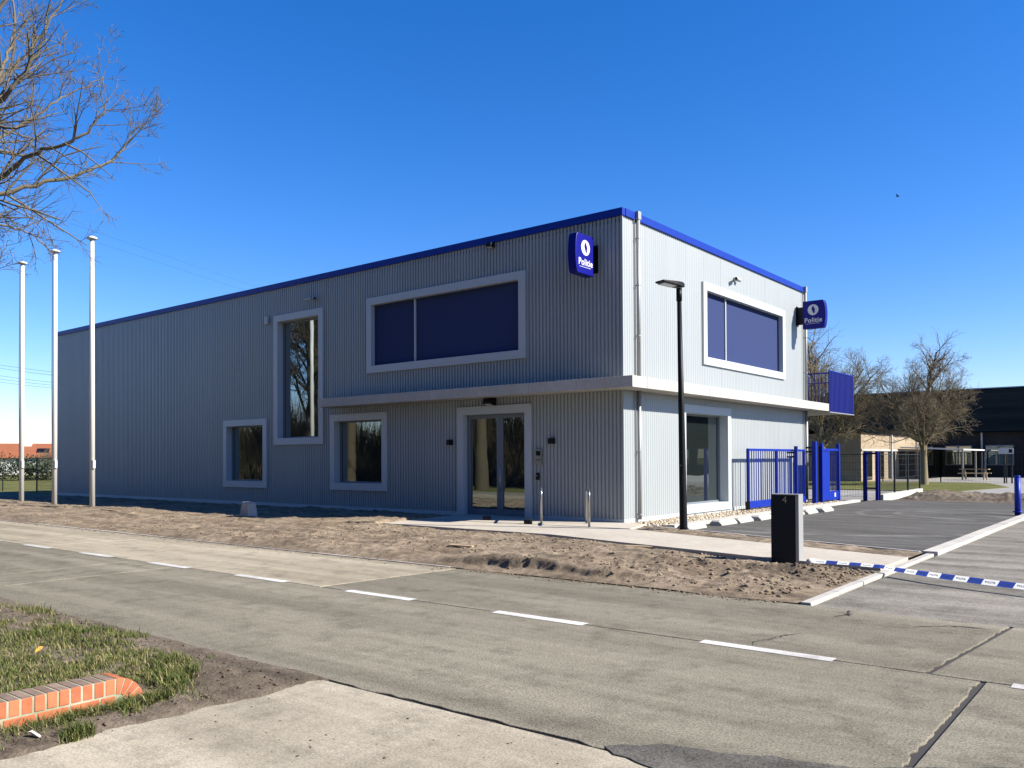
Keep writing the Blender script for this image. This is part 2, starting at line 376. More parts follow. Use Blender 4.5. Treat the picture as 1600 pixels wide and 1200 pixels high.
# kerbs made of stones
def kerb(name, x0, x1, ya, yb, z0, z1, n, horizontal=False):
    k = struct(MB().box(x0+.02, x1-.02, min(ya,yb)+.02, max(ya,yb)-.02, -.088, z0).build(name, M['kerb']))
    st = (yb-ya)/n
    base = None
    for i in range(n):
        if base is None:
            base = MB().box(x0, x1, ya+.004, ya+st-.004, z0, z1).build('kerb_stone', M['kerb'], k, bevel=.012)
        else:
            c = base.copy(); COL.objects.link(c); c.location.y = st*i; c.location.x = random.uniform(-.004,.004); c.location.z = random.uniform(-.003,.003)
    return k
kerb('kerb', 7.11, 7.35, -2.45, 34.05, -.03, .06, 36)
kerb('edging_kerb', 7.18, 7.30, -8.27, -2.46, -.03, .025, 6)
kerb('parking_kerb', 1.30, 1.52, -.35, 13.65, -.03, .09, 14)
# thin edging along the front of the parking (diagonal)
ed = struct(MB().prism([(.98,-.38),(7.08,-2.47),(7.08,-2.41),(.98,-.32)], -.06, .05).build('parking_edging', M['kerb'], bevel=.006))

# ---- soil verge with clods
def back_y(x):
    return np.where(x < -5.2, -.05, np.where(x < -4.75, -.05-(x+5.2)/.45*3.35, np.interp(x, [p[0] for p in PF], [p[1] for p in PF]))) + .02
def soil_h(x, y):
    h = .07 + .06*fbm(x, y, 2.6, 3, 1) + .034*fbm(x, y, .55, 4, 2, .6) + .022*fbm(x, y, .14, 3, 3, .65)
    h += .045*np.maximum(0, fbm(x, y, .32, 3, 9))**1.2
    d = y - YF
    h *= np.clip(d/.45, 0, 1)**.8
    b = back_y(x) - y
    h = h*np.clip(b/.5, 0.25, 1) - .03*np.clip(1-b/.4, 0, 1)
    # bank with a steep face along the road (thrown up by the digger)
    wav = .22*fbm(x, x*0, .9, 4, 6, .6)
    bank = np.clip((d-.28-wav)/.08, 0, 1)*np.clip((x-1.5)/.9, 0, 1)*np.clip((5.6-x)/1.8, 0, 1)
    h += .115*bank*np.clip((2.8-d)/1.6, 0, 1)*(1+.5*fbm(x, y, .5, 3, 14))
    # wheel ruts on the right
    for y0, a, s in ((-6.25,.075,.10),(-6.5,-.05,.12),(-7.05,-.045,.09),(-7.2,.04,.06),(-7.45,-.04,.08),(-6.75,.03,.06)):
        yy = y0 + .10*np.sin(x*1.3+y0) + .06*(x-5)
        m_ = np.clip((x-3.4)/1.2, 0, 1)*np.clip((7.4-x)/.9, 0, 1)
        h += a*m_*np.exp(-((y-yy)/s)**2)*(1+.7*fbm(x, y, .16, 4, 8, .7))
    h = np.where(x > 6.3, .012+(h-.012)*np.clip((7.15-x)/.7, 0, 1), h)
    for y0, a in ((-6.8,-.03),(-6.1,-.03),(-5.2,-.02)):
        yy = y0 + .25*np.sin(x*.35+y0)
        h += a*np.exp(-((y-yy)/.13)**2)*np.clip((1-x)/2, 0, 1)
    return h
def soil_sheet(x0, x1, nx, ny):
    xs = np.linspace(x0, x1, nx); t = np.linspace(0, 1, ny)
    X_ = np.repeat(xs[:,None], ny, 1); by = back_y(xs)
    ye = YF + .0 + .035*fbm(xs, xs*0, .5, 3, 12) + .02
    Y_ = ye[:,None] + (by-ye)[:,None]*t[None,:]
    Z_ = soil_h(X_, Y_); V = np.stack([X_, Y_, Z_], -1).reshape(-1, 3)
    i = np.arange(nx-1)[:,None]*ny + np.arange(ny-1)[None,:]; i = i.ravel()
    return V, np.stack([i, i+ny, i+ny+1, i+1], 1)
V1, F1 = soil_sheet(-13, 7.16, 900, 150); V2, F2 = soil_sheet(-75, -13, 700, 70)
so_ = struct(arr_mesh('soil_verge', np.vstack([V1, V2]), np.vstack([F1, F2+len(V1)]), M['soil'], smooth=True))
# strip between path and parking
n1, n2 = 260, 26
xs = np.linspace(1.0, 7.14, n1); ya = np.interp(xs, [.98,4.6,7.15], [-1.40,-2.64,-3.48]); yb = np.interp(xs, [.98,7.08], [-.39,-2.48])
t = np.linspace(0, 1, n2); X_ = np.repeat(xs[:,None], n2, 1); Y_ = ya[:,None] + (yb-ya)[:,None]*t
Z_ = .035 + (.045*fbm(X_, Y_, .4, 4, 22, .65) + .03*np.sin(t*math.pi)[None,:])*np.clip((7.14-X_)/.5,0,1)
i = (np.arange(n1-1)[:,None]*n2 + np.arange(n2-1)[None,:]).ravel()
struct(arr_mesh('soil_strip', np.stack([X_,Y_,Z_],-1).reshape(-1,3), np.stack([i,i+n2,i+n2+1,i+1],1), M['soil'], smooth=True))

ICO_V = np.array([(0,0,1),(.894,0,.447),(.276,.851,.447),(-.724,.526,.447),(-.724,-.526,.447),(.276,-.851,.447),(.724,.526,-.447),(-.276,.851,-.447),(-.894,0,-.447),(-.276,-.851,-.447),(.724,-.526,-.447),(0,0,-1)])
ICO_F = np.array([(0,1,2),(0,2,3),(0,3,4),(0,4,5),(0,5,1),(1,6,2),(2,7,3),(3,8,4),(4,9,5),(5,10,1),(6,7,2),(7,8,3),(8,9,4),(9,10,5),(10,6,1),(11,7,6),(11,8,7),(11,9,8),(11,10,9),(11,6,10)])
def lumps(name, P, S, mt, seed, flat=.6, tone=False, smooth=True):
    r = np.random.default_rng(seed); n = len(P)
    V = ICO_V[None]*(1+r.normal(0, .22, (n,12,1)))*S[:,None,None]*np.stack([r.uniform(.7,1.3,n), r.uniform(.7,1.3,n), np.full(n,flat)],-1)[:,None,:]
    a = r.uniform(0, 6.28, n); c, s = np.cos(a)[:,None], np.sin(a)[:,None]
    V = np.stack([V[...,0]*c-V[...,1]*s, V[...,0]*s+V[...,1]*c, V[...,2]],-1) + P[:,None,:]
    F = ICO_F[None]+12*np.arange(n)[:,None,None]
    o = arr_mesh(name, V.reshape(-1,3), F.reshape(-1,3), mt, smooth=smooth)
    if tone:
        at = o.data.attributes.new('tone', 'FLOAT', 'POINT'); at.data.foreach_set('value', np.repeat(r.random(n),12).astype(np.float32))
    return stuff(o)
n = 9000
px = 7.1 - 30*rng.random(n)**1.5; by = back_y(px); py = YF+.15 + (by-.1-YF-.15)*rng.random(n)
keep = fbm(px, py, .8, 3, 31) > -.12
px, py = px[keep], py[keep]; S = .006+.028*rng.random(len(px))**4
o = lumps('soil_clods', np.stack([px,py,soil_h(px,py)+S*.2],-1), S, M['soil'], 5)
tag(o, 'loose clods of brown earth scattered over the bare verge', 'soil')

n = 2600; px = 7.0-24*rng.random(n)**1.4; py = YF+.1-np.abs(rng.normal(0,.14,n)); S = .004+.016*rng.random(n)**4
o = lumps('road_crumbs', np.stack([px,py,np.full(n,.003)],-1), S, M['soil'], 15, .55); tag(o, 'crumbs of earth spilled along the far road edge', 'soil')
# gravel strip along the right facade
n = 3800; px = rng.uniform(.06,1.28,n); py = rng.uniform(-.02,13.5,n); k = py > -.02-(px-.6)*.0
S = rng.uniform(.018,.042,len(px))
struct(MB().prism([(.02,.0),(1.3,-.25),(1.3,13.6),(.02,13.6)], -.085, .012).build('gravel_bed', M['path']))
o = lumps('gravel', np.stack([px,py,np.full(n,.02)+rng.random(n)*.02],-1), S, M['pebble'], 6, .7, True, False)
tag(o, 'beige pebble strip along the foot of the sunlit facade', 'gravel')

# near grass verge
xs = np.linspace(-12, 5.75, 560); ys = np.linspace(-17.2, -13.38, 150)
X_, Y_ = np.meshgrid(xs, ys, indexing='ij')
def verge_h(x, y):
    e = np.clip((-13.42-y)/.5, 0, 1); d = np.clip((5.5-x)/.5, 0, 1)
    body = (.05 + .035*fbm(x, y, .8, 3, 41) + .022*fbm(x, y, .12, 3, 42, .6))*e*d + .006*fbm(x, y, .07, 2, 43)*np.clip(e*3,0,1)
    # feathered, uneven rim over road and driveway
    rim = .0+np.minimum((-13.435-y+.05*fbm(x,y,.35,4,44,.6)), (5.46-x+.16*fbm(x,y,.45,4,45,.6)))
    return body + np.clip(rim*.35, -.05, .010)
i = (np.arange(559)[:,None]*150 + np.arange(149)[None,:]).ravel()
struct(arr_mesh('grass_verge', np.stack([X_,Y_,verge_h(X_,Y_)],-1).reshape(-1,3), np.stack([i,i+150,i+151,i+1],1), M['soil2'], smooth=True))
def blades(name, x, y, z, hgt, wid, seed, dry, spread=.7):
    r = np.random.default_rng(seed); n = len(x); a = r.uniform(0, 6.28, n); lean = r.uniform(.15, spread+.5, n)
    d = np.stack([np.cos(a), np.sin(a)], -1); q = np.stack([-d[:,1], d[:,0]], -1)
    P0 = np.stack([x, y, z], -1)
    def off(f, hz): return P0 + np.concatenate([d*(lean*hgt*f)[:,None], (hgt*hz)[:,None]], 1)
    W = np.concatenate([q*wid[:,None], np.zeros((n,1))], 1)
    m1 = off(.35, .6); tip = off(1.0, .95)
    V = np.stack([P0-W, P0+W, m1+W*.75, m1-W*.75, tip], 1)
    F = np.array([(0,1,2),(0,2,3),(3,2,4)])[None]+5*np.arange(n)[:,None,None]
    o = arr_mesh(name, V.reshape(-1,3), F.reshape(-1,3), M['grass'])
    tn = np.clip(r.random(n)*.65 + dry, 0, 1)
    at = o.data.attributes.new('tone', 'FLOAT', 'POINT'); at.data.foreach_set('value', np.repeat(tn,5).astype(np.float32))
    return stuff(o)
n = 210000
x = 5.5 - 14*rng.random(n)**1.7; y = rng.uniform(-16.6,-13.5,n)
dens = fbm(x, y, .5, 3, 51) + .35*fbm(x, y, .12, 2, 52)
edge = np.clip((-13.62-y)/.55, -1, 1)*.8 + .15; edge = np.minimum(edge, np.clip((5.28-x+ .12*fbm(x,y,.3,2,53))/.5, -1, 1)*1.1+.05)
edge -= np.exp(-(((x-5.05)/.55)**2+((y+13.78)/.40)**2))*1.6
k = dens*1.25 + edge > .38 + .50*rng.random(n)
k &= ~((x > 4.72) & (x < 5.09) & (y < -14.42))
x, y, dens = x[k], y[k], dens[k]
hh = rng.uniform(.012,.050,len(x))*(1+.9*np.clip(dens,0,1))*(1+.5*(rng.random(len(x))<.08)); dry = np.clip(.20 - .25*dens + .15*fbm(x,y,.9,2,55), 0, .5) + (rng.random(len(x)) < .30)*.42
o = blades('verge_grass', x, y, verge_h(x,y)-.004, hh, rng.uniform(.0016,.0035,len(x)), 8, dry)
tag(o, 'patchy short grass on the near verge beside the brick edging', 'grass')
# tufts at the foot of the brick edging
xx, yy = [], []
for cx_, cy_, sx, sy, c in ((5.17,-14.72,.05,.10,900),(5.13,-15.22,.06,.22,1000),(5.15,-15.6,.07,.25,800),(5.12,-14.98,.03,.10,500),(5.05,-14.45,.08,.06,500),(5.12,-14.55,.05,.05,400)):
    xx.append(rng.normal(cx_, sx, c)); yy.append(rng.normal(cy_, sy, c))
xx = np.concatenate(xx); yy = np.concatenate(yy); k = ~((xx < 5.085) & (yy < -14.45)); xx, yy = xx[k], yy[k]
o = blades('edging_tufts', xx, yy, np.full(len(xx),-.01), rng.uniform(.03,.11,len(xx)), rng.uniform(.0018,.004,len(xx)), 9, (rng.random(len(xx)) < .3)*.4, .9)
tag(o, 'weedy grass tufts at the foot of the orange brick edging', 'grass')
n = 1500; px = rng.uniform(1,5.45,n); py = rng.uniform(-15.6,-13.5,n); S = .004+.014*rng.random(n)**3
o = lumps('verge_crumbs', np.stack([px,py,verge_h(px,py)+S*.3],-1), S, M['soil2'], 12); tag(o, 'small earth crumbs on the near verge', 'soil')
n = 140; px = rng.uniform(5.35,8.6,n); py = -13.55-2.6*rng.random(n); S = .003+.008*rng.random(n)**3
o = lumps('driveway_grit', np.stack([px,py,np.full(n,-.001)],-1), S, M['soil2'], 13, .5); tag(o, 'grit and crumbs strewn on the concrete driveway', 'grit')

# background surfaces on the right
struct(MB().prism([(-40,15.5),(24,15.5),(24,58.4),(-40,58.4)], -.085, -.03).build('schoolyard_paving', M['stonec']))
struct(MB().prism([(-30,25.5),(2.2,25.5),(3.4,33),(1.2,40.5),(-30,43)], -.05, .0).build('lawn', M['lawn']))
def heap(name, x0, x1, y0, y1, h, nx, ny, seed):
    X_, Y_ = np.meshgrid(np.linspace(x0,x1,nx), np.linspace(y0,y1,ny), indexing='ij')
    e = np.clip(np.minimum((X_-x0)/.7,(x1-X_)/.7),0,1)*np.clip(np.minimum((Y_-y0)/.6,(y1-Y_)/.9),0,1)
    Z_ = -.04 + e*(h*(.5+.5*fbm(X_,Y_,1.2,3,seed)) + .16*np.abs(fbm(X_,Y_,.4,4,seed+1,.65)))
    i = (np.arange(nx-1)[:,None]*ny + np.arange(ny-1)[None,:]).ravel()
    return arr_mesh(name, np.stack([X_,Y_,Z_],-1).reshape(-1,3), np.stack([i,i+ny,i+ny+1,i+1],1), M['soil2'])
tag(stuff(heap('soil_heap', 1.9, 13, 15.6, 21.5, .34, 220, 120, 61)), 'low heaps of dug-up earth behind the parking asphalt', 'soil')

# ------------------------------------------------------------------ police building
BL, BW, BH = 30.64, 12.56, 7.63
bld = empty('police_building', (0,0,0))
tag(bld, 'large two-storey corrugated silver metal station with blue roof trim', 'building')
MB().box(-BL+.05, -.32, .32, BW-.05, .0, 7.3).build('inner_core', M['core'], bld)
MB().box(-BL+.03, -.03, .03, BW-.03, 7.32, 7.40).build('roof_deck', M['core'], bld)
PROF_L = ((.0,0),(.062,0),(.070,.032),(.102,.032)); PROF_R = ((.0,0),(.040,0),(.060,.013),(.090,.013))  # shade put into the shape: left grooves deepened, right flattened, same sheet
def profile(s0, s1, prof, PITCH):
    DEP = prof[2][1]
    out = []; k0 = int(math.floor(s0/PITCH))-1
    for k in range(k0, int(s1/PITCH)+2):
        for ds, d in prof:
            s = k*PITCH+ds*PITCH/.11
            if s0-1e-6 <= s <= s1+1e-6: out.append((s, d))
    if not out or out[0][0] > s0+1e-4: out.insert(0, (s0, DEP))
    if out[-1][0] < s1-1e-4: out.append((s1, 0))
    return out
def sheets(side, length, holes, zsplit, prof):
    """side: function (s, depth, z)->xyz; zsplit(s) -> list of vertical bands"""
    PITCH = length/round(length/.11); wdt = 10*PITCH; ns = int(math.ceil(length/wdt-1e-6))
    for i in range(ns):
        s0, s1 = i*wdt, min((i+1)*wdt, length)-.0012
        for (za, zb) in zsplit((s0+s1)/2):
            off = random.uniform(0, .002)
            pr = profile(s0, s1, prof, PITCH); pieces = []      # each piece: [faces..., last interval]
            for (sa, da), (sb, db) in zip(pr[:-1], pr[1:]):
                iv = [(za, zb)]; mid = (sa+sb)/2
                for (h0, h1, hz0, hz1) in holes:
                    if h0 < mid < h1:
                        nv = []
                        for (a, b) in iv:
                            if hz0 > a: nv.append((a, min(b, hz0)))
                            if hz1 < b: nv.append((max(a, hz1), b))
                        iv = [q for q in nv if q[1]-q[0] > .01]
                new = []; used = set()
                for a, b in iv:
                    quad = [side(sa,da+off,a), side(sb,db+off,a), side(sb,db+off,b), side(sa,da+off,b)]
                    hit = [p for p in pieces if any(i0 < b and a < i1 for i0, i1 in p['last'])]
                    if not hit: pc = {'q': [], 'last': [], 'new': []}; pieces.append(pc)
                    else:
                        pc = hit[0]
                        for other in hit[1:]: pc['q'] += other['q']; pc['last'] += other['last']; pieces.remove(other)
                    pc['q'].append(quad); pc.setdefault('new', []).append((a, b))
                for p in pieces: p['last'] = p.pop('new', []); p['new'] = []
            for p in pieces:
                mb = MB()
                for q in p['q']: mb.add(q, [(0,1,2,3)])
                mb.build('cladding_sheet', M['clad'], bld)
ins = .11
WL = {  # left facade windows: s0,s1 (distance from corner), z0,z1
 'A': (14.24,16.90,.63,3.04), 'B': (11.20,13.84,2.11,6.53), 'C': (8.21,10.86,.64,3.04), 'D': (2.93,9.11,4.24,6.55), 'door': (2.75,5.35,.0,3.04)}
WR = {'up': (4.27,10.46,4.22,6.55), 'low': (2.93,6.04,.09,3.05)}
holesL = [(a+ins,b-ins,(c+ins if k != 'door' else -1),d-ins) for k,(a,b,c,d) in WL.items()]
holesR = [(a+ins,b-ins,c+ins,d-ins) for (a,b,c,d) in WR.values()]
ZB = .11; ZT = 7.47
sheets(lambda s,d,z: (-s, d, z), BL, holesL, lambda s: [(ZB,3.24),(3.50,ZT)] if s < 10.7 else [(ZB,ZT)], PROF_L)
sheets(lambda s,d,z: (-d, s, z), BW, holesR, lambda s: [(ZB,3.24),(3.50,ZT)], PROF_R)
# far two sides plain
MB().box(-BL, -BL+.05, .02, BW, .0, ZT).build('rear_wall', M['clad'], bld)
MB().box(-BL+.06, -.02, BW-.05, BW, .0, ZT).build('rear_wall', M['clad'], bld)
# plinth
MB().box(-BL, -5.37, -.012, .05, -.06, .13).build('plinth', M['frame'], bld, bevel=.004)
MB().box(-2.73, .012, -.012, .05, -.06, .13).build('plinth', M['frame'], bld, bevel=.004)
MB().box(-.05, .012, .052, BW, -.06, .13).build('plinth', M['frame'], bld, bevel=.004)
# parapet trim in lengths
for i in range(10):
    a = -BL-.03 + (BL+.06)/10*i; b = a + (BL+.06)/10
    MB().box(a+.002, b-.002, -.045, .10, 7.45, 7.635).build('parapet_trim', M['trim'], bld, bevel=.004)
for i in range(4):
    a = .102 + (BW-.10)/4*i; b = a + (BW-.10)/4
    MB().box(-.10, .047, a+.002, b-.002, 7.45, 7.635).build('parapet_trim', M['trim'], bld, bevel=.004)
# corner trim
MB().box(-.035, .004, -.004, .03, .131, 3.239).build('corner_trim', M['clad'], bld)
MB().box(-.035, .004, -.004, .03, 3.501, 7.449).build('corner_trim', M['clad'], bld)

FW = .225
def ring(side, a, b, c, d, fwid, d0, d1, bottom=True):
    """frame ring as one mesh; side(s,depth,z)"""
    mb = MB(); o_ = [(a,c),(b,c),(b,d),(a,d)]; i_ = [(a+fwid,c+(fwid if bottom else 0)),(b-fwid,c+(fwid if bottom else 0)),(b-fwid,d-fwid),(a+fwid,d-fwid)]
    V = [side(s,d0,z) for s,z in o_]+[side(s,d0,z) for s,z in i_]+[side(s,d1,z) for s,z in o_]+[side(s,d1,z) for s,z in i_]
    F = []
    for k in range(4):
        k2 = (k+1) % 4
        if not bottom and k == 0: continue
        F += [(k,k2,4+k2,4+k), (8+k2,8+k,12+k,12+k2), (k2,k,8+k,8+k2), (4+k,4+k2,12+k2,12+k)]
    return mb.add(V, F)
sideL = lambda s,d,z: (-s, d, z)
sideR = lambda s,d,z: (-d, s, z)
def sbox(side, s0, s1, d0, d1, z0, z1):
    P = [side(s,d,z) for s in (s0,s1) for d in (d0,d1) for z in (z0,z1)]
    xs_, ys_, zs_ = zip(*P); return MB().box(min(xs_),max(xs_),min(ys_),max(ys_),min(zs_),max(zs_))
def window(side, w4, screen=False, mull=None, depth=.21, sash=True):
    a,b,c,d = w4
    f = ring(side, a, b, c, d, FW, -.055, depth+.06).build('window', M['frame'], bld, bevel=.005)
    ia, ib, ic, id_ = a+FW, b-FW, c+FW, d-FW
    if sash: ring(side, ia+.002, ib-.002, ic+.002, id_-.002, .045, depth-.035, depth+.05).build('sash', M['doorframe'] if not screen else M['screen'], f, bevel=.003)
    spans = [(ia+.04, ib-.04)]
    if mull:
        sbox(side, mull-.028, mull+.028, depth-.05, depth+.05, ic+.003, id_-.003).build('mullion', M['frame'], f)
        spans = [(ia+.04, mull-.03), (mull+.03, ib-.04)]
    for s0, s1 in spans:
        sbox(side, s0, s1, depth+(-.01 if screen else .012), depth+.03, ic+.04, id_-.04).build('screen' if screen else 'pane', M['screen'] if screen else M['glass'], f)
    return f
window(sideL, WL['A']); window(sideL, WL['B']); window(sideL, WL['C'])
window(sideL, WL['D'], True, 7.13, .13); window(sideR, WR['up'], True, 6.02, .13); window(sideR, WR['low'], depth=.25)
# entrance door
a,b,c,d = WL['door']
df = ring(sideL, a, b, .056, d, FW, -.055, .27, bottom=False).build('door', M['frame'], bld, bevel=.005)
mid = 3.95
for s0, s1 in ((a+FW+.003, mid-.003), (mid+.003, b-FW-.003)):
    ring(sideL, s0, s1, .066, d-FW-.003, .105, .12, .20).build('door_leaf', M['doorframe'], df, bevel=.004)
    sbox(sideL, s0+.10, s1-.10, .15, .17, .16, d-FW-.10).build('pane', M['glass'], df)
    sbox(sideL, s0+.106, s1-.106, .14, .18, .171, .235).build('kick_rail', M['doorframe'], df)
hb = MB(); hb.tube([(-mid+.06,.10,1.35),(-mid+.06,.055,1.35),(-mid+.06,.055,.75),(-mid+.06,.10,.75)], .015, 8).build('handle', M['steel'], df, True)
MB().box(-b+FW, -a-FW, .005, .28, .03, .0642).build('threshold', M['slabc'], df)

# concrete canopy slab between the storeys, in precast lengths, and the balcony slab
can = MB().box(-10.6, -.33, .06, .30, 3.26, 3.49).build('canopy', M['slabc'], bld)
cx = [-10.74,-9.35,-7.6,-5.9,-4.15,-2.4,-.95,.62]
for x0, x1 in zip(cx[:-1], cx[1:]):
    MB().box(x0+.003, x1-.003, -.62, .055, 3.246, 3.512).build('slab_length', M['slabc'], can, bevel=.006)
cy = [.06,1.4,3.4,5.4,7.4,9.4,11.2,13.12]
for y0, y1 in zip(cy[:-1], cy[1:]):
    MB().box(-.30, .62, y0+.003, y1-.003, 3.246, 3.512).build('slab_length', M['slabc'], can, bevel=.006)
MB().box(-6, .58, 13.125, 16.0, 3.25, 3.508).build('slab_length', M['slabc'], can)
# balcony railing
br = MB().box(-.9, .60, 13.155, 13.195, 4.60, 4.645).build('balcony_railing', M['gate'], bld)
MB().box(-.9, .60, 13.165, 13.185, 4.26, 4.29).build('rail', M['gate'], br)
for i in range(13):
    x = -.88+.122*i; MB().box(x, x+.022, 13.166, 13.184, 3.513, 4.599).build('baluster', M['gate'], br)
mb = MB(); ys = 13.14; k = 0
while ys < 15.98:
    d0 = 0 if k % 2 == 0 else .014
    mb.box(.600, .635-d0, ys, ys+.0715, 3.235, 4.69); ys += .072; k += 1
mb.build('balcony_panel', M['panel'], bld)
MB().box(.597, .645, 13.13, 16.0, 4.692, 4.72).build('balcony_cap', M['gate'], bld)
MB().box(.45, .645, 13.13, 16.0, 3.205, 3.233).build('balcony_sill', M['galv'], bld)

# drainpipes on the right facade
def drain(y):
    p = MB().tube([(.075,y,3.515),(.075,y,7.50)], .048, 14).build('drainpipe', M['galv'], bld, True)
    MB().tube([(.075,y,.10),(.075,y,3.245)], .048, 14).build('drainpipe', M['galv'], bld, True)
    MB().box(.02, .13, y-.07, y+.07, 7.46, 7.66).build('gutter_box', M['galv'], p, bevel=.008)
    for z in (.22, 1.75, 4.6, 5.85, 7.0):
        MB().tube([(.075,y,z-.016),(.075,y,z+.016)], .056, 14).build('bracket', M['galv'], p)
        MB().box(.0, .05, y-.012, y+.012, z-.012, z+.012).build('bracket', M['galv'], p)
drain(.62); drain(12.36)
for y in (.50, 12.22):   # thin lightning conductor cable beside the pipe
    MB().tube([(.03,y,.05),(.03,y,3.24)], .009, 6).build('conductor', M['galv'], bld)
    MB().tube([(.03,y,3.515),(.03,y,7.45)], .009, 6).build('conductor', M['galv'], bld)

# ------------------------------------------------------------------ signs
def text_mesh(txt, size, mt, name, parent, mw, extrude=.002, bold=0, shear=0):
    cu = bpy.data.curves.new('txt', 'FONT'); cu.body = txt; cu.size = size; cu.extrude = extrude; cu.align_x = 'CENTER'; cu.align_y = 'CENTER'; cu.offset = bold; cu.shear = shear
    cu.space_character = 1.06
    to = bpy.data.objects.new('txt', cu); COL.objects.link(to)
    dg = bpy.context.evaluated_depsgraph_get(); dg.update()
    me = bpy.data.meshes.new_from_object(to.evaluated_get(dg)); bpy.data.objects.remove(to)
    me.name = name; me.materials.clear(); me.materials.append(mt)
    o = bpy.data.objects.new(name, me); COL.objects.link(o); o.parent = parent; o.matrix_local = mw; return o
def flame():
    # slender flame drawn by two curves
    P = []
    for t in np.linspace(0, 1, 14): P.append((.015-.085*math.sin(math.pi*t)**.8*(1-.25*t)+.02*math.sin(t*6), -.13+.27*t))
    for t in np.linspace(1, 0, 14)[1:-1]: P.append((.015+.055*math.sin(math.pi*t)*(1-.45*t)+.018*math.sin(t*6), -.13+.27*t))
    return P
def sign(mw, label):
    """local: x = away from wall, y = thickness, z up; origin at wall foot centre of box"""
    s = empty('police_sign'); s.matrix_world = mw
    tag(s, label, 'sign', 'projecting police light boxes')
    prof = [(.24,-.48)] + [(.92+.10*math.cos(t)**1.0, .48*math.sin(t)) for t in np.linspace(-1.45,1.45,15)] + [(.24,.48)]
    n_ = len(prof); V = [(x,-.115,z) for x,z in prof]+[(x,.115,z) for x,z in prof]
    F = [tuple(range(n_)), tuple(range(2*n_-1,n_-1,-1))]+[(i,n_+i,n_+(i+1)%n_,(i+1)%n_) for i in range(n_)]
    MB().add(V, F).build('light_box', M['signblue'], s, bevel=.012)
    MB().box(.03, .24, -.04, .04, -.30, .30).build('bracket', M['black'], s)
    MB().box(.0, .03, -.09, .09, -.34, .34).build('wall_plate', M['black'], s)
    for sg in (-1, 1):
        # faces on both sides; text reads left to right seen from that side
        rot = Matrix(((1,0,0,0),(0,0,1,0),(0,1,0,0),(0,0,0,1))) if sg > 0 else None
        if sg < 0: base = Matrix(((1,0,0,.60),(0,0,-1,-.1165),(0,1,0,0),(0,0,0,1)))
        else: base = Matrix(((-1,0,0,.60),(0,0,1,.1165),(0,1,0,0),(0,0,0,1)))
        def flat(poly, z0, name, mt):
            mb = MB().prism(poly, z0, z0+.002); o = mb.build(name, mt, s); o.matrix_local = base; return o
        disc = [(.185*math.cos(t), .16+.185*math.sin(t)) for t in np.linspace(0,2*math.pi,40)[:-1]]
        flat(disc, .0, 'emblem_disc', M['white'])
        flat([(x*1.0+.01, z+.16) for x,z in flame()][::-1], .003, 'emblem_flame', M['signblue'])
        flat([(.04+.045*math.sin(math.pi*t)+.02*t, .08+.12*t) for t in np.linspace(0,1,10)]+[(.04+.022*math.sin(math.pi*t)+.02*t-.006, .08+.12*t) for t in np.linspace(1,0,10)[1:-1]], .006, 'emblem_flame', M['white'])
        text_mesh('Politie', .225, M['white'], 'lettering', s, base @ Matrix.Translation((0,-.20,.001)), .001, .004)
        flat([(-.26,-.318),(.22,-.318),(.22,-.308),(-.26,-.308)], .0, 'underline', M['white'])
    return s
# left facade: away from wall = -Y, faces +-X
sign(Matrix(((0,1,0,-.78),(-1,0,0,0),(0,0,1,6.49),(0,0,0,1))), 'blue police sign on the shaded facade near the building corner')
# right facade: away from wall = +X
sign(Matrix(((1,0,0,.0),(0,1,0,11.72),(0,0,1,6.52),(0,0,0,1))), 'blue police sign on the sunlit facade above the balcony')

# ------------------------------------------------------------------ small fixtures
def bullet_cam(loc, rz, label, twin=False, group=None):
    s = empty('security_camera', loc, rz); tag(s, label, 'camera', group)
    MB().tube([(0,0,0),(0,-.05,0)], .06, 12).build('wall_mount', M['grey'], s, True)
    MB().tube([(0,-.05,0),(-.10,-.14,-.02)], .022, 8).build('arm', M['grey'], s, True)
    MB().tube([(-.05,-.12,-.01),(-.30,-.20,-.06)], [.05,.055], 12).build('housing', M['grey'], s, True)
    MB().tube([(-.30,-.20,-.06),(-.306,-.202,-.0615)], .042, 12).build('lens', M['black'], s)
    if twin:
        MB().tube([(.05,-.05,0),(.16,-.13,-.03)], [.055,.06], 12).build('housing', M['grey'], s, True)
        MB().tube([(.16,-.13,-.03),(.168,-.136,-.032)], .045, 12).build('lens', M['black'], s)
    return s
bullet_cam((-11.65,0,6.88), 0, 'pale security camera above the tall narrow window', True)
bullet_cam((0,6.45,6.97), R(90), 'pale security camera with long shadow on the sunlit facade', True)
s = empty('detector', (-14.22,0,6.40)); tag(s, 'small white detector box left of the tall narrow window', 'detector')
MB().box(-.10,.10,-.09,0,-.02,.16).build('housing', M['grey'], s, bevel=.01)
MB().tube([(0,-.06,-.02),(0,-.06,-.12)], [.09,.06], 12).build('dome', M['white'], s, True)
def flood(loc, label, sc=1):
    s = empty('floodlight', loc); tag(s, label, 'floodlight')
    MB().box(-.09*sc,.09*sc,-.06,0,-.06*sc,.10*sc).build('wall_box', M['black'], s, bevel=.006)
    MB().obox((0,-.15*sc,-.02*sc),(.12*sc,0,0),(0,.10*sc,-.03*sc),(0,.02*sc,.06*sc)).build('head', M['black'], s, bevel=.008)
    MB().obox((0,-.165*sc,-.087*sc),(.09*sc,0,0),(0,.07*sc,-.021*sc),(0,.0008,.002)).build('lens', M['lens'], s)
flood((-4.05,-.002,7.37), 'small black floodlight just under the blue roof trim', .8)
flood((-4.06,-.002,3.15), 'black lamp under the canopy above the entrance door', 1.15)
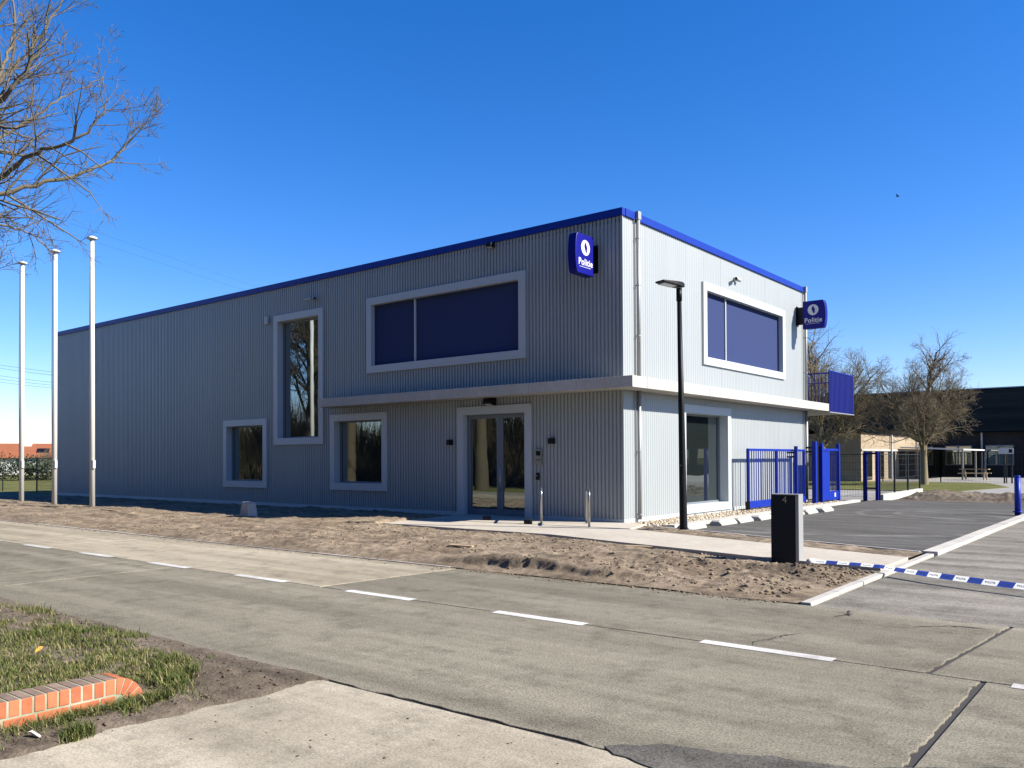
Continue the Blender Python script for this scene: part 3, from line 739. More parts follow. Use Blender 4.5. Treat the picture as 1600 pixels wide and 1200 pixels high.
for x, z, lab in ((-5.62,2.07,'black cube wall light left of the entrance door'), (-2.09,2.05,'black cube wall light right of the entrance door')):
    s = empty('wall_light', (x,0,z)); tag(s, lab, 'wall light', 'cube lights flanking the entrance')
    MB().box(-.07,.07,-.13,0,-.075,.075).build('housing', M['black'], s, bevel=.004)
    MB().box(-.05,.05,-.11,-.02,-.078,-.0752).build('lens', M['lens'], s)
s = empty('intercom', (-2.53,0,1.65)); tag(s, 'steel intercom panel on the wall beside the entrance door', 'intercom')
MB().box(-.11,.11,-.045,0,-.2,.2).build('plate', M['steel'], s, bevel=.006)
MB().box(-.07,.07,-.050,-.0452,.03,.15).build('display', M['black'], s)
for k in range(4): MB().tube([(-.06+.04*k,-.0452,-.08),(-.06+.04*k,-.052,-.08)], .013, 10).build('button', M['black'], s)
s = empty('key_box', (-2.56,0,1.14)); tag(s, 'small dark key box below the intercom panel', 'box')
MB().box(-.045,.045,-.06,0,-.09,.09).build('housing', M['black'], s, bevel=.006)
MB().tube([(0,-.0602,.02),(0,-.066,.02)], .018, 10).build('keyhole', M['steel'], s)

# ------------------------------------------------------------------ flagpoles
for i, (x, lean, lab) in enumerate(((-23.5,.006,'white flagpole furthest left, beneath the tree branches'), (-20.7,.004,'middle white flagpole at the left end of the facade'), (-17.85,-.004,'nearest tall white flagpole standing before the left facade'))):
    s = empty('flagpole', (x,-4.3,.0)); tag(s, lab, 'flagpole', 'white flagpoles before the station')
    H = 9.0
    MB().tube([(0,0,-.1),(lean*H*.5,0,H*.5),(lean*H,0,H)], [.085,.078,.068], 16).build('pole', M['pole'], s, True)
    MB().tube([(lean*H,0,H),(lean*H,0,H+.05),(lean*H,0,H+.10)], [.16,.16,.06], 16).build('cap', M['pole'], s, True)
    MB().tube([(-.13,-.02,H-.05),(-.115,-.05,H*.5),(-.085,-.05,1.5)], .010, 5).build('halyard', M['pole'], s)
    MB().box(.06,.15,-.05,.04,1.35,1.62).build('cleat', M['pole'], s, bevel=.01)

# ------------------------------------------------------------------ lamp post
s = empty('street_lamp', (2.08,-1.01,.02)); tag(s, 'slim black lamp post with flat head before the sunlit facade', 'street lamp')
tx = -.065
MB().tube([(0,0,-.1),(tx*.02,0,.1),(tx*.5,0,2.6),(tx,0,5.0)], [.088,.085,.066,.048], 18).build('pole', M['lampblack'], s, True)
MB().tube([(tx,0,4.97),(tx,0,5.24)], .062, 16).build('collar', M['lampblack'], s, True)
hd = Vector((-.36,-.93,0)).normalized(); sdv = Vector((-hd.y,hd.x,0))
c0 = Vector((tx,0,5.30)); P = []
for f, wd, th in ((-.12,.05,.05),(.0,.12,.065),(.15,.15,.055),(.55,.14,.025)):
    for a_, zz in ((-1,-1),(1,-1),(1,1),(-1,1)): P.append(c0 + hd*f + sdv*wd*a_ + Vector((0,0, th*zz*(1 if zz > 0 else .6) + .06*max(0,f))))
F = [(3,2,1,0),(12,13,14,15)]
for k in range(3):
    for j in range(4): F.append((k*4+j, k*4+(j+1)%4, (k+1)*4+(j+1)%4, (k+1)*4+j))
MB().add(P, F).build('lamp_head', M['lampblack'], s, bevel=.012)
MB().obox(c0+hd*.33+Vector((0,0,-.014)), hd*.17+Vector((0,0,.014)), sdv*.11, (0,0,.012)).build('lamp_lens', M['lens'], s, bevel=.006)
MB().obox((tx*.2,0,1.0)+Vector((0,0,0)) if False else Vector((-.012,-.071,1.1)), (.035,0,0), (0,.008,0), (0,0,.12)).build('hatch', M['lampblack'], s)
MB().tube([(-.012,-.0795,1.42),(-.012,-.084,1.42)], .012, 8).build('lock', M['steel'], s)

# ------------------------------------------------------------------ house-number pillar
s = empty('number_pillar', (5.745,-4.79,0)); tag(s, 'dark pillar with the number 4 beside the path', 'pillar')
MB().box(-.215,.165,-.095,.095,-.03,1.03).build('body', M['anth'], s, bevel=.006)
MB().box(.1655,.215,-.0955,.0955,-.03,1.03).build('side_panel', M['galv'], s, bevel=.004)
MB().box(-.217,.217,-.098,.098,1.031,1.045).build('cap', M['galv'], s, bevel=.003)
text_mesh('4', .15, M['steel'], 'numeral', s, Matrix(((1,0,0,.0),(0,0,-1,-.0955),(0,1,0,.955),(0,0,0,1))), .002)
o = tag(lumps('chalk_stone', np.array([(6.15,-4.96,.05)]), np.array([.075]), M['paper'], 77, .8, False, False), 'white lump lying at the foot of the number pillar', 'stone'); del o['kind']

# ------------------------------------------------------------------ bicycle hoops, marker post, bollard
for x, lab in ((-1.64,'steel bicycle hoop nearer the entrance door'), (-.30,'steel bicycle hoop nearer the building corner')):
    s = empty('bicycle_hoop', (x,-1.12,.05)); tag(s, lab, 'bicycle hoop', 'bicycle hoops on the entrance apron')
    d = Vector((.596,-.803,0)); pts = []
    w2, h2, rr = .55, .82, .14
    pts.append(d*-w2); pts.append(d*-w2+Vector((0,0,h2-rr)))
    for t in np.linspace(0, math.pi/2, 7)[1:]: pts.append(d*(-w2+rr-rr*math.cos(t)) + Vector((0,0,h2-rr+rr*math.sin(t))))
    for t in np.linspace(math.pi/2, 0, 7): pts.append(d*(w2-rr+rr*math.cos(t)) + Vector((0,0,h2-rr+rr*math.sin(t))))
    pts.append(d*w2)
    MB().tube(pts, .026, 10).build('tube', M['steel'], s, True)
    for q in (-w2, w2): MB().tube([tuple(d*q), tuple(d*q+Vector((0,0,.012)))], .06, 12).build('base_plate', M['steel'], s)
s = empty('marker_post', (-9.35,-4.05,.02)); tag(s, 'short tapered concrete post standing in the bare soil', 'post')
V = [(-.22,-.17,-.1),(.22,-.17,-.1),(.22,.17,-.1),(-.22,.17,-.1),(-.16,-.12,.42),(.16,-.12,.42),(.16,.12,.42),(-.16,.12,.42)]
MB().add(V, [(0,3,2,1),(4,5,6,7),(0,1,5,4),(1,2,6,5),(2,3,7,6),(3,0,4,7)]).build('shaft', M['slabc'], s, bevel=.02)
V = [(-.16,-.12,.421),(.16,-.12,.421),(.16,.12,.421),(-.16,.12,.421),(-.12,-.09,.45),(.12,-.09,.45),(.12,.09,.45),(-.12,.09,.45)]
MB().add(V, [(0,3,2,1),(4,5,6,7),(0,1,5,4),(1,2,6,5),(2,3,7,6),(3,0,4,7)]).build('top', M['slabc'], s, bevel=.008)
s = empty('bollard', (7.0,8.7,.0)); tag(s, 'blue metal bollard on the kerb at the far right', 'bollard')
MB().tube([(0,0,-.1),(0,0,1.04)], .075, 18).build('post', M['gate'], s, True)
MB().tube([(0,0,1.04),(0,0,1.07),(0,0,1.085)], [.078,.078,.05], 18).build('cap', M['gate'], s, True)
MB().tube([(0,0,.1),(0,0,.125)], .12, 18).build('foot', M['gate'], s, True)

# ------------------------------------------------------------------ wheel stops
ws = None
lab = ['hidden behind the lamp post','first in the row past the lamp post','second in the row past the lamp post','third in the row past the lamp post','fourth in the row, partly hidden by the number pillar','fifth in the row, behind the number pillar','second from the far end of the row','at the far end of the row by the gate']
for i, y in enumerate((-.62,.92,1.86,2.98,3.9,5.0,5.94,7.1)):
    xw = 1.86+.055*max(0,y)
    if ws is None:
        mb = MB(); secs = []
        n_ = [( -.17,0),(-.17,.05),(-.09,.13),(.09,.13),(.17,.05),(.17,0)]
        V = []
        for q, sc in ((0,.72),(.06,1),(.80,1),(.86,.72)):
            V += [(x_*(.75+.25*sc), q, z_*sc) for x_, z_ in n_]
        F = [tuple(range(5,-1,-1)), tuple(range(18,24))]
        for k in range(3):
            for j in range(6): F.append((k*6+j, k*6+(j+1)%6, (k+1)*6+(j+1)%6, (k+1)*6+j))
        mb.add([(x_,y_,z_) for x_,y_,z_ in V], F)
        ws = mb.build('wheel_stop', M['kerb'], bevel=.012); o = ws
    else:
        o = ws.copy(); COL.objects.link(o)
    o.location = (xw, y, .012); o.rotation_euler = (0,0,random.uniform(-.03,.03))
    tag(o, 'pale concrete wheel stop '+lab[i], 'wheel stop', 'wheel stops along the parking')

# ------------------------------------------------------------------ sliding gate
s = empty('sliding_gate', (.42,0,0)); tag(s, 'blue sliding gate with vertical bars parked along the sunlit facade', 'gate')
g0, g1 = 6.34, 11.1; zb, zt = .10, 1.87
MB().box(-.06,.06,g0,g1,zb,zb+.20).build('bottom_beam', M['gate'], s, bevel=.006)
MB().box(-.035,.035,g0+.081,g1-.081,zt-.07,zt).build('top_rail', M['gate'], s, bevel=.005)
for y in (g0, 8.55, g1-.08): MB().box(-.04,.04,y,y+.08,zb+.201,zt+.001).build('post', M['gate'], s, bevel=.005)
nb = 27; b0 = None
for i in range(nb):
    y = g0+.13+(g1-g0-.26)*i/(nb-1)
    if abs(y-8.59) < .07: continue
    if b0 is None: b0 = MB().box(-.011,.011,-.011,.011,zb+.2005,zt-.0705).build('bar', M['gate'], s); b0.location = (0,y,0)
    else:
        c = b0.copy(); COL.objects.link(c); c.location = (0,y,0)
MB().box(-.07,.07,g0-.02,g0-.002,zb-.03,zb+.20).build('end_cap', M['black'], s)
def gate_post(y, x, h, label, wd=.09, withplate=True):
    q = empty('gate_post', (x,y,0)); tag(q, label, 'post', 'guide posts of the sliding gate')
    MB().box(-wd,wd,-wd,wd,-.02,h).build('post', M['gate'], q, bevel=.006)
    MB().box(-wd-.004,wd+.004,-wd-.004,wd+.004,h+.001,h+.02).build('cap', M['gate'], q, bevel=.004)
    MB().box(-.10,.10,-.10,.10,-.03,.012).build('base_plate', M['galv'], q)
    if withplate:
        for z in (h-.22, h-.36): MB().box(-.30,-wd-.001,-.03,.03,z,z+.06).build('roller_arm', M['black'], q, bevel=.006)
    return q
gate_post(9.95, .56, 1.95, 'slim blue guide post in front of the parked gate bars', .05)
gate_post(11.25, .72, 2.12, 'tall blue guide post at the end of the parked gate', .07)
q = empty('gate_portal', (0,0,0)); tag(q, 'blue portal frame with solid panel at the end of the gate', 'gate')
for y, x in ((11.75,.78),(13.55,.78)): MB().box(x-.06,x+.06,y-.06,y+.06,-.02,2.08).build('post', M['gate'], q, bevel=.006)
MB().box(.74,.82,11.811,13.489,1.82,1.90).build('top_rail', M['gate'], q, bevel=.005)
MB().box(.74,.82,11.811,13.489,.10,.40).build('bottom_beam', M['gate'], q, bevel=.006)
MB().box(.765,.795,11.9,12.6,.401,1.819).build('panel', M['gate'], q)
for i in range(5): MB().box(.77,.79,12.75+.15*i,12.78+.15*i,.401,1.819).build('bar', M['panel'], q)
MB().box(.821,.826,13.0,13.14,.20,.34).build('label_plate', M['white'], q)
MB().box(.55,.73,11.5,11.68,-.02,1.98).build('control_post', M['black'], q, bevel=.008)

# pedestrian gate frame and mesh fence
q = empty('pedestrian_gate', (0,0,0)); tag(q, 'narrow blue gate frame at the end of the mesh fence', 'gate')
for x in (1.32,1.72): MB().box(x-.05,x+.05,14.95,15.05,-.02,1.80).build('post', M['panel'], q, bevel=.006)
MB().box(1.371,1.669,14.965,15.035,1.70,1.77).build('top_rail', M['panel'], q); MB().box(1.371,1.669,14.965,15.035,.42,.48).build('bottom_rail', M['panel'], q)
def fence(pts, h, label, name='mesh_fence', step=2.5, mt='wire', vstep=.10, hstep=.25, z0=.0):
    f = empty(name, (*pts[0],0)); tag(f, label, 'fence'); o0 = Vector((*pts[0],0))
    for a_, b_ in zip(pts[:-1], pts[1:]):
        a_ = Vector((*a_,0))-o0; b_ = Vector((*b_,0))-o0; Ln = (b_-a_).length; nb_ = max(1, round(Ln/step)); d = (b_-a_)/Ln
        for i in range(nb_+1):
            p = a_+d*(Ln*i/nb_); MB().box(p.x-.03,p.x+.03,p.y-.03,p.y+.03,-.1,h+.05).build('post', M[mt], f)
        for i in range(nb_):
            p0 = a_+d*(Ln*i/nb_); p1 = a_+d*(Ln*(i+1)/nb_); mb = MB(); l = (p1-p0).length
            for k in range(1, int(l/vstep)):
                p = p0+d*(k*vstep); mb.obox(p+Vector((0,0,(h+z0)/2)), (.0025,0,0), (0,.0025,0), (0,0,(h-z0)/2))
            z = z0+.04
            while z < h: mb.obox((p0+p1)/2+Vector((0,0,z)), d*(l/2-.031), Vector((-d.y,d.x,0))*.003, (0,0,.004)); z += hstep
            mb.obox((p0+p1)/2+Vector((0,0,h-.02)), d*(l/2-.031), Vector((-d.y,d.x,0))*.012, (0,0,.014))
            mb.build('mesh_panel', M[mt], f)
    return f
fence([(1.78,15.1),(1.52,22.3)], 1.72, 'black wire mesh fence on a white kerb behind the parking', step=2.4, z0=.25)
fence([(1.26,15.0),(-12,15.0)], 1.72, 'black wire mesh fence running behind the station', z0=.1)
kk = struct(MB().prism([(1.70,15.15),(1.90,15.15),(1.64,22.3),(1.44,22.3)], -.08, .22).build('fence_kerb', M['kerb'], bevel=.01))
fence([(-12,41.5),(-1.5,41.2),(9.5,40.6)], 1.9, 'tall dark wire mesh fence across the schoolyard', step=3.3, vstep=.2, hstep=.4)
fence([(-31,1.9),(-37.6,1.9)], 1.75, 'dark wire mesh fence left of the station', step=2.2)
MB_ = empty('boundary_post', (-41.6,1.7,0)); tag(MB_, 'thin green boundary post in the field at the left edge', 'post')
MB().tube([(0,0,-.1),(0,0,1.1)], .035, 8).build('shaft', M['wire'], MB_); MB().tube([(0,0,1.1),(0,0,1.13)], .045, 8).build('cap', M['wire'], MB_)

# ------------------------------------------------------------------ police tape
tp = empty('barrier_tape', (6.2,-4.95,.03)); tag(tp, 'blue and white police barrier tape stretched across the driveway', 'tape')
M['tapeblue'] = mat('tape_blue', (.012,.03,.22), .35); M['tapewhite'] = mat('tape_white', (.75,.76,.78), .35)
for k_ in ('tapeblue','tapewhite'):
    mt = M[k_]; t_ = N(mt, 'ShaderNodeBsdfTranslucent'); t_.inputs[0].default_value = (.02,.05,.30,1) if k_ == 'tapeblue' else (.70,.72,.75,1)
    ms = N(mt, 'ShaderNodeMixShader'); ms.inputs[0].default_value = .5; L(mt, mt.node_tree.nodes['Principled BSDF'].outputs[0], ms.inputs[1]); L(mt, t_.outputs[0], ms.inputs[2])
    L(mt, ms.outputs[0], mt.node_tree.nodes['Material Output'].inputs[0])
def tape_pt(u):
    # lies on the ground near the pillar, lifts over the kerb, sags low over the drive
    xs_ = [6.22,6.7,7.2,7.5,8.0,8.6,9.4,10.4,11.6]; ys_ = [-4.97,-5.1,-5.25,-5.45,-5.75,-6.02,-6.3,-6.5,-6.6]; zs_ = [.07,.09,.10,.095,.10,.10,.10,.11,.20]
    l = np.concatenate([[0], np.cumsum(np.hypot(np.diff(xs_), np.diff(ys_)))]); d = u*l[-1]
    return Vector((np.interp(d,l,xs_)-6.2, np.interp(d,l,ys_)+4.95, np.interp(d,l,zs_)-.03)), l[-1]
_, TL = tape_pt(0); step = .185; nT = int(TL/step)
for i in range(nT):
    mb = MB(); k = 6; V = []; F = []
    for j in range(k+1):
        u = (i+j/k)*step/TL; p, _ = tape_pt(min(1,u)); tw = .35+.5*math.sin(u*9+.4)*(1-u)
        off = Vector((0,-math.sin(tw)*.035,math.cos(tw)*.035)); sl = Vector((.02,-.006,0))
        V += [p-off-sl, p+off+sl]
        if j: F.append((2*j-2,2*j,2*j+1,2*j-1))
    mb.add(V, F).build('tape_section', M['tapeblue' if i % 2 else 'tapewhite'], tp)
    u = (i+.5)*step/TL; p, _ = tape_pt(u); p2, _ = tape_pt(u+.01); d = (p2-p).normalized(); tw = .35+.5*math.sin(u*9+.4)*(1-u)
    u_ = Vector((0,-math.sin(tw),math.cos(tw))); nrm = d.cross(u_).normalized(); u_ = nrm.cross(d)
    if nrm.y > 0: nrm = -nrm
    mm = Matrix((( d.x,u_.x,nrm.x,p.x+nrm.x*.003),(d.y,u_.y,nrm.y,p.y+nrm.y*.003),(d.z,u_.z,nrm.z,p.z+nrm.z*.003),(0,0,0,1)))
    text_mesh('POLITIE', .034, M['tapewhite' if i % 2 else 'tapeblue'], 'lettering', tp, mm, .0003, .001)

# ------------------------------------------------------------------ brick edging
be = empty('brick_edging', (5.06,-14.75,0)); tag(be, 'low orange brick edging with rounded end beside the driveway', 'edging')
# local: +x front face plane x=0; wall goes to -y ; thickness in -x
TH = .22
MB().box(-TH+.004,-.004,-2.3,.0,-.08,.1885).build('mortar_core', M['mortar'], be)
b0 = b1 = bt = None
for i in range(28):      # rowlock course: front header + weathered top
    y1 = -.071*i-.004; y0 = y1-.061
    if b0 is None: b0 = MB().box(-TH,0,-.060,0,.095,.19).build('brick', M['brick'], be, bevel=.005); c = b0
    else: c = b0.copy(); COL.objects.link(c)
    c.location = (random.uniform(-.002,.002), y1, random.uniform(-.002,.002))
    if bt is None: bt = MB().box(-TH+.004,-.006,-.057,-.004,.1903,.1922).build('brick', M['bricktop'], be, bevel=.0008); c = bt
    else: c = bt.copy(); COL.objects.link(c)
    c.location = (0, y1, 0)
for row, z0 in ((0,.020),(1,-.052)):
    for i in range(11):
        y1 = -.19*i-.004+(.085 if row else 0)-.10*(row == 0)
        if y1 > 0: continue
        if b1 is None: b1 = MB().box(-TH,0,-.178,0,0,.063).build('brick', M['brick'], be, bevel=.005); c = b1
        else: c = b1.copy(); COL.objects.link(c)
        c.location = (random.uniform(-.002,.002), y1, z0)
MB().box(-TH,-.001,-.095,-.004,.02,.083).build('brick', M['brick'], be, bevel=.005)
# rounded end: bricks fanned down to the ground about a centre on the base
Rc = .195
mb = MB(); n_ = 10; arc = [(0,-.05)]+[(.191*math.sin(t), .191*math.cos(t)) for t in np.linspace(0,math.pi/2,n_)]
V = [(-.004,y,z) for y,z in arc]+[(-TH+.004,y,z) for y,z in arc]; k = len(arc)
mb.add(V, [tuple(range(k)), tuple(range(2*k-1,k-1,-1))]+[(i,k+i,k+(i+1)%k,(i+1)%k) for i in range(k)]).build('mortar_core', M['mortar'], be)
for i in range(5):
    t0, t1 = i*math.pi/2/5+.035, (i+1)*math.pi/2/5-.005
    q = [(r0*math.sin(t), r0*math.cos(t)) for r0, t in ((.092,t0),(.195,t0),(.195,t1),(.092,t1))]
    V = [(0,y,z) for y,z in q]+[(-TH,y,z) for y,z in q]
    MB().add(V, [(0,1,2,3),(7,6,5,4)]+[(j,4+j,4+(j+1)%4,(j+1)%4) for j in range(4)]).build('brick', M['brick'], be, bevel=.004)

# small litter
def leaf(loc, mt, size, name, label, cat):
    mb = MB(); V = [(0,-.5,0),(.3,-.1,.12),(.22,.35,.2),(0,.5,.1),(-.25,.3,.18),(-.3,-.15,.1),(0,0,-.02)]
    o = mb.add([(x*size,y*size,z*size) for x,y,z in V], [(0,1,6),(1,2,6),(2,3,6),(3,4,6),(4,5,6),(5,0,6)]).build(name, mt)
    sm = o.modifiers.new('solid','SOLIDIFY'); sm.thickness = .003
    o.location = loc; o.rotation_euler = (.5,.2,random.random()*6); return tag(o, label, cat)
leaf((3.34,-14.52,.10), M['yellow'], .075, 'dead_leaf', 'yellow dead leaf lying in the near grass', 'leaf')
leaf((5.33,-15.34,.03), M['paper'], .10, 'litter', 'crumpled white litter at the edge of the concrete driveway', 'litter')
for (x,y,l_,a_,lab) in ((2.9,-4.30,.62,.5,'pale plank lying beside the path edge'),(.7,-6.6,.45,.3,'short pale plank on the bare soil near the road'),(-14.5,-5.3,.9,.1,'weathered reddish plank on the soil near the flagpoles')):
    z = float(soil_h(np.array([x]),np.array([y]))[0])+.02
    o = MB().box(-l_/2,l_/2,-.05,.05,-.012,.012).build('plank', M['wood'], None, bevel=.004); o.location = (x,y,z+.01); o.rotation_euler = (0,.03,a_); tag(o, lab, 'plank')
for (x,y,lab) in ((-1.66,-1.62,'dark stone block lying by the bicycle hoop'),(-3.3,-1.2,'dark stone block lying before the entrance door')):
    o = MB().box(-.1,.1,-.07,.07,0,.10).build('stone_block', M['darkwall'], None, bevel=.012); o.location = (x,y,.058); o.rotation_euler = (0,0,.7); tag(o, lab, 'stone')

# ------------------------------------------------------------------ bare trees
def grow(out, r, P, D, Ln, Rad, lev, maxlev, cfg):
    seg = cfg['seg'][lev]; n = max(3, int(Ln/seg)); P = np.array(P, float); D = np.array(D, float); D /= np.linalg.norm(D)
    pts = [P.copy()]; dirs = [D.copy()]
    for i in range(n):
        D = D + r.normal(0, cfg['wander'][lev], 3) + np.array([0,0,cfg['up'][lev]]); D /= np.linalg.norm(D)
        P = P + D*Ln/n; pts.append(P.copy()); dirs.append(D.copy())
    rad = np.linspace(1, cfg['taper'][lev], n+1)*Rad
    out.append((np.array(pts), rad, lev))
    branch(out, r, pts, dirs, rad, Ln, lev, maxlev, cfg)
def branch(out, r, pts, dirs, rad, Ln, lev, maxlev, cfg, count=None):
    if lev >= maxlev: return
    n = len(pts)-1; k = count or r.poisson(cfg['n'][lev])+2
    for _ in range(k):
        t = cfg['t0'][lev]+(1-cfg['t0'][lev])*r.random(); i = min(n-1, int(t*n)); f = t*n-i
        p = pts[i]*(1-f)+pts[i+1]*f; d = dirs[i]
        a = r.normal(size=3); a -= d*np.dot(a, d); a /= np.linalg.norm(a)
        ang = R(r.uniform(*cfg['ang'][lev])); nd = d*math.cos(ang)+a*math.sin(ang)
        l2 = Ln*r.uniform(*cfg['len'][lev])*(1.15-.6*t); r0 = np.interp(t, np.linspace(0,1,n+1), rad)*r.uniform(.42,.68)
        if l2 < .06: continue
        grow(out, r, p, nd, l2, max(r0, cfg['minr']), lev+1, maxlev, cfg)
def tree_mesh(out, sides=(9,6,4,3,3,3)):
    VV, FF, base = [], [], 0; cnt = {}
    for pts, rad, lev in out:
        ns = sides[lev]; d = np.gradient(pts, axis=0); d /= np.linalg.norm(d, axis=1)[:,None]+1e-9
        ref = np.array([0,0,1.]) if abs(d[0][2]) < .85 else np.array([1.,0,0])
        a = np.cross(d, ref); a /= np.linalg.norm(a, axis=1)[:,None]+1e-9; b = np.cross(d, a)
        t = np.arange(ns)*2*math.pi/ns
        V = pts[:,None,:]+(a[:,None,:]*np.cos(t)[None,:,None]+b[:,None,:]*np.sin(t)[None,:,None])*rad[:,None,None]
        VV.append(V.reshape(-1,3)); m_ = len(pts)
        i = np.arange(m_-1)[:,None]*ns; kk_ = np.arange(ns)[None,:]; k2 = (kk_+1) % ns
        FF.append(base+np.stack([i+kk_, i+k2, i+ns+k2, i+ns+kk_], -1).reshape(-1,4)); base += m_*ns
    return np.vstack(VV), np.vstack(FF)
def make_tree(name, loc, out, mt, label, group=None):
    """trunk = level 0, crown = everything else"""
    t = empty(name, loc); tag(t, label, 'tree', group)
    V, F = tree_mesh([b for b in out if b[2] == 0]); arr_mesh('trunk', V, F, mt, t, True)
    V, F = tree_mesh([b for b in out if b[2] > 0]); arr_mesh('crown', V, F, mt, t, True)
    return t
CFG = dict(seg=[.4,.35,.22,.14,.10,.09], wander=[.04,.10,.14,.17,.2,.2], up=[.02,.05,.06,.06,.05,.04], taper=[.6,.3,.3,.35,.4,.5],
           n=[9,9,7,5,3,0], t0=[.35,.2,.15,.12,.1,0], ang=[(30,62),(28,58),(28,60),(30,65),(30,65),(0,1)], len=[(.55,.85),(.4,.66),(.4,.65),(.4,.7),(.4,.7),(0,0)], minr=.004)
# yard trees: short trunk, vase of limbs
def yard_tree(seed):
    r = np.random.default_rng(seed); out = []
    c = dict(CFG); c['n'] = [0,9,7,4,0,0]; c['up'] = [.02,.09,.07,.03,0,0]; c['minr'] = .006
    tp_ = [np.array([0,0,-.1]), np.array([.02,.01,.8]), np.array([.0,.03,1.7]), np.array([.03,.0,2.5])]
    out.append((np.array(tp_), np.array([.27,.20,.18,.17]), 0))
    grow(out, r, (0,0,2.4), (.03,.0,1), 5.0, .15, 1, 4, c)
    for i in range(16):
        a = 2.4*i+r.uniform(-.3,.3); el = R(r.uniform(22,72)); z0 = r.uniform(1.7,2.5)
        grow(out, r, (0,0,z0), (math.cos(a)*math.cos(el),math.sin(a)*math.cos(el),math.sin(el)), r.uniform(3.0,4.3), r.uniform(.05,.08), 1, 4, c)
    return out
ytA = yard_tree(21)
t1 = make_tree('bare_tree', (-1.2,35.3,0), ytA, M['bark2'], 'bare round-crowned tree on the schoolyard lawn, right of the pair', 'bare schoolyard trees')
t1.scale = (1.0,1.0,1.05)
t2 = dup(t1); t2.location = (-6.9,35.1,0); t2.rotation_euler = (0,0,2.2); t2.scale = (1.2,1.2,1.2)
tag(t2, 'bare tree partly hidden behind the blue balcony', 'tree', 'bare schoolyard trees')

# roadside tree whose branches reach in at the upper left
def to_world(px_, py_, depth):
    f = 1310.48; return CAM + (fw + r2*((px_-800)/f) - u2*((py_-701.19)/f))*depth
r = np.random.default_rng(5); out = []
TB = Vector((-2.4,-15.3,0))
trunk = [np.array([0,0,-.1]), np.array([.03,0,1.2]), np.array([.0,.06,2.6]), np.array([.10,.05,4.2]), np.array([.16,.0,6.0]), np.array([.1,.1,8.2]), np.array([.2,.05,10.5])]
out.append((np.array(trunk), np.array([.34,.27,.24,.21,.17,.12,.05]), 0))
c2 = dict(CFG); c2['n'] = [0,5,3,2,1,0]; c2['up'] = [.02,.04,.05,.06,.05,0]; c2['minr'] = .0035
def limb(z0, pix, rad0, cnt):
    P = [Vector((.1,.05,z0))] + [to_world(*q)-TB for q in pix]; pts = []
    for i in range(len(P)-1):
        p0 = P[max(0,i-1)]; p1 = P[i]; p2 = P[i+1]; p3 = P[min(len(P)-1,i+2)]
        for t in np.linspace(0,1,7)[:-1]:
            q = .5*((2*p1)+(p2-p0)*t+(2*p0-5*p1+4*p2-p3)*t*t+(3*p1-p0-3*p2+p3)*t**3); pts.append(np.array(q)+r.normal(0,.012,3))
    pts.append(np.array(P[-1])); pts = np.array(pts); rad = np.linspace(1,.10,len(pts))**.8*rad0
    d = np.gradient(pts, axis=0); d /= np.linalg.norm(d,axis=1)[:,None]; out.append((pts, rad, 1))
    Ln = np.sum(np.linalg.norm(np.diff(pts,axis=0),axis=1))
    branch(out, r, list(pts), list(d), rad, Ln*.36, 1, 4, c2, int(cnt*1.5))
limb(3.3, [(-158,355,9.6),(-38,311,9.9),(72,285,10.2),(152,262,10.5),(192,232,10.7),(212,198,10.8)], .038, 11)
limb(3.9, [(-158,330,9.4),(-38,298,9.3),(-8,285,9.2),(47,242,9.0),(102,222,8.9),(142,200,8.9),(169,158,8.9)], .038, 11)
limb(3.8, [(-158,290,10.2),(-38,238,10.6),(7,212,10.9),(57,180,11.2),(102,150,11.5),(162,122,11.8)], .036, 11)
limb(4.4, [(-148,270,9.2),(-38,198,9.0),(-8,165,8.9),(24,130,8.8),(57,85,8.8),(82,5,8.8)], .045, 11)
limb(4.6, [(-138,230,10.0),(-38,185,10.3),(-3,120,10.6),(17,60,10.9),(22,-60,11.2)], .045, 9)
limb(4.6, [(-138,250,11.0),(-28,150,11.5),(32,95,11.8),(72,40,12.2),(122,-40,12.4)], .045, 9)
limb(3.0, [(-168,395,10.0),(-38,345,10.4),(2,352,10.6),(47,365,10.8),(87,398,11.0)], .028, 7)
limb(2.6, [(-178,460,9.8),(-68,440,10.2),(-33,432,10.4),(-3,405,10.5),(15,375,10.6)], .022, 6)
limb(5.2, [(-128,150,9.6),(-38,45,9.7),(2,10,9.8),(52,-60,9.8)], .04, 8)
for i in range(8):
    a = 1.9+2.4*i; el = R(r.uniform(12,60)); z0 = r.uniform(3.2,9.5)
    if math.cos(a) > .3 and math.sin(a) > -.35 : continue
    grow(out, r, (.1,.05,z0), (math.cos(a)*math.cos(el),math.sin(a)*math.cos(el),math.sin(el)), r.uniform(3,5)*(1-.04*z0), .09, 1, 4, c2)
rt_tree = make_tree('roadside_tree', tuple(TB), out, M['bark'], 'bare roadside tree reaching in from the upper left edge')

# tall trees and thicket across the road (seen in the window panes)
def tall_tree(seed):
    r = np.random.default_rng(seed); o = []
    c = dict(CFG); c['n'] = [0,8,6,4,0,0]; c['up'] = [.02,.09,.06,.03,0,0]; c['minr'] = .008
    o.append((np.array([[0,0,-.1],[.05,0,2],[.0,.1,4.5],[.15,.05,7],[.1,.2,10],[.2,.1,13]],float), np.array([.33,.26,.23,.19,.13,.05]), 0))
    for i in range(18):
        a = 2.4*i+r.uniform(-.3,.3); z0 = 3.2+8.8*i/18; el = R(r.uniform(20,60))
        grow(o, r, (.1,.1,z0), (math.cos(a)*math.cos(el),math.sin(a)*math.cos(el),math.sin(el)), r.uniform(3.0,4.6)*(1.1-.045*z0), .09, 1, 4, c)
    return o
tt = make_tree('tall_tree', (-9.5,-17.5,0), tall_tree(33), M['bark3'], 'tall bare tree across the road, mirrored in the windows', 'bare trees across the road')
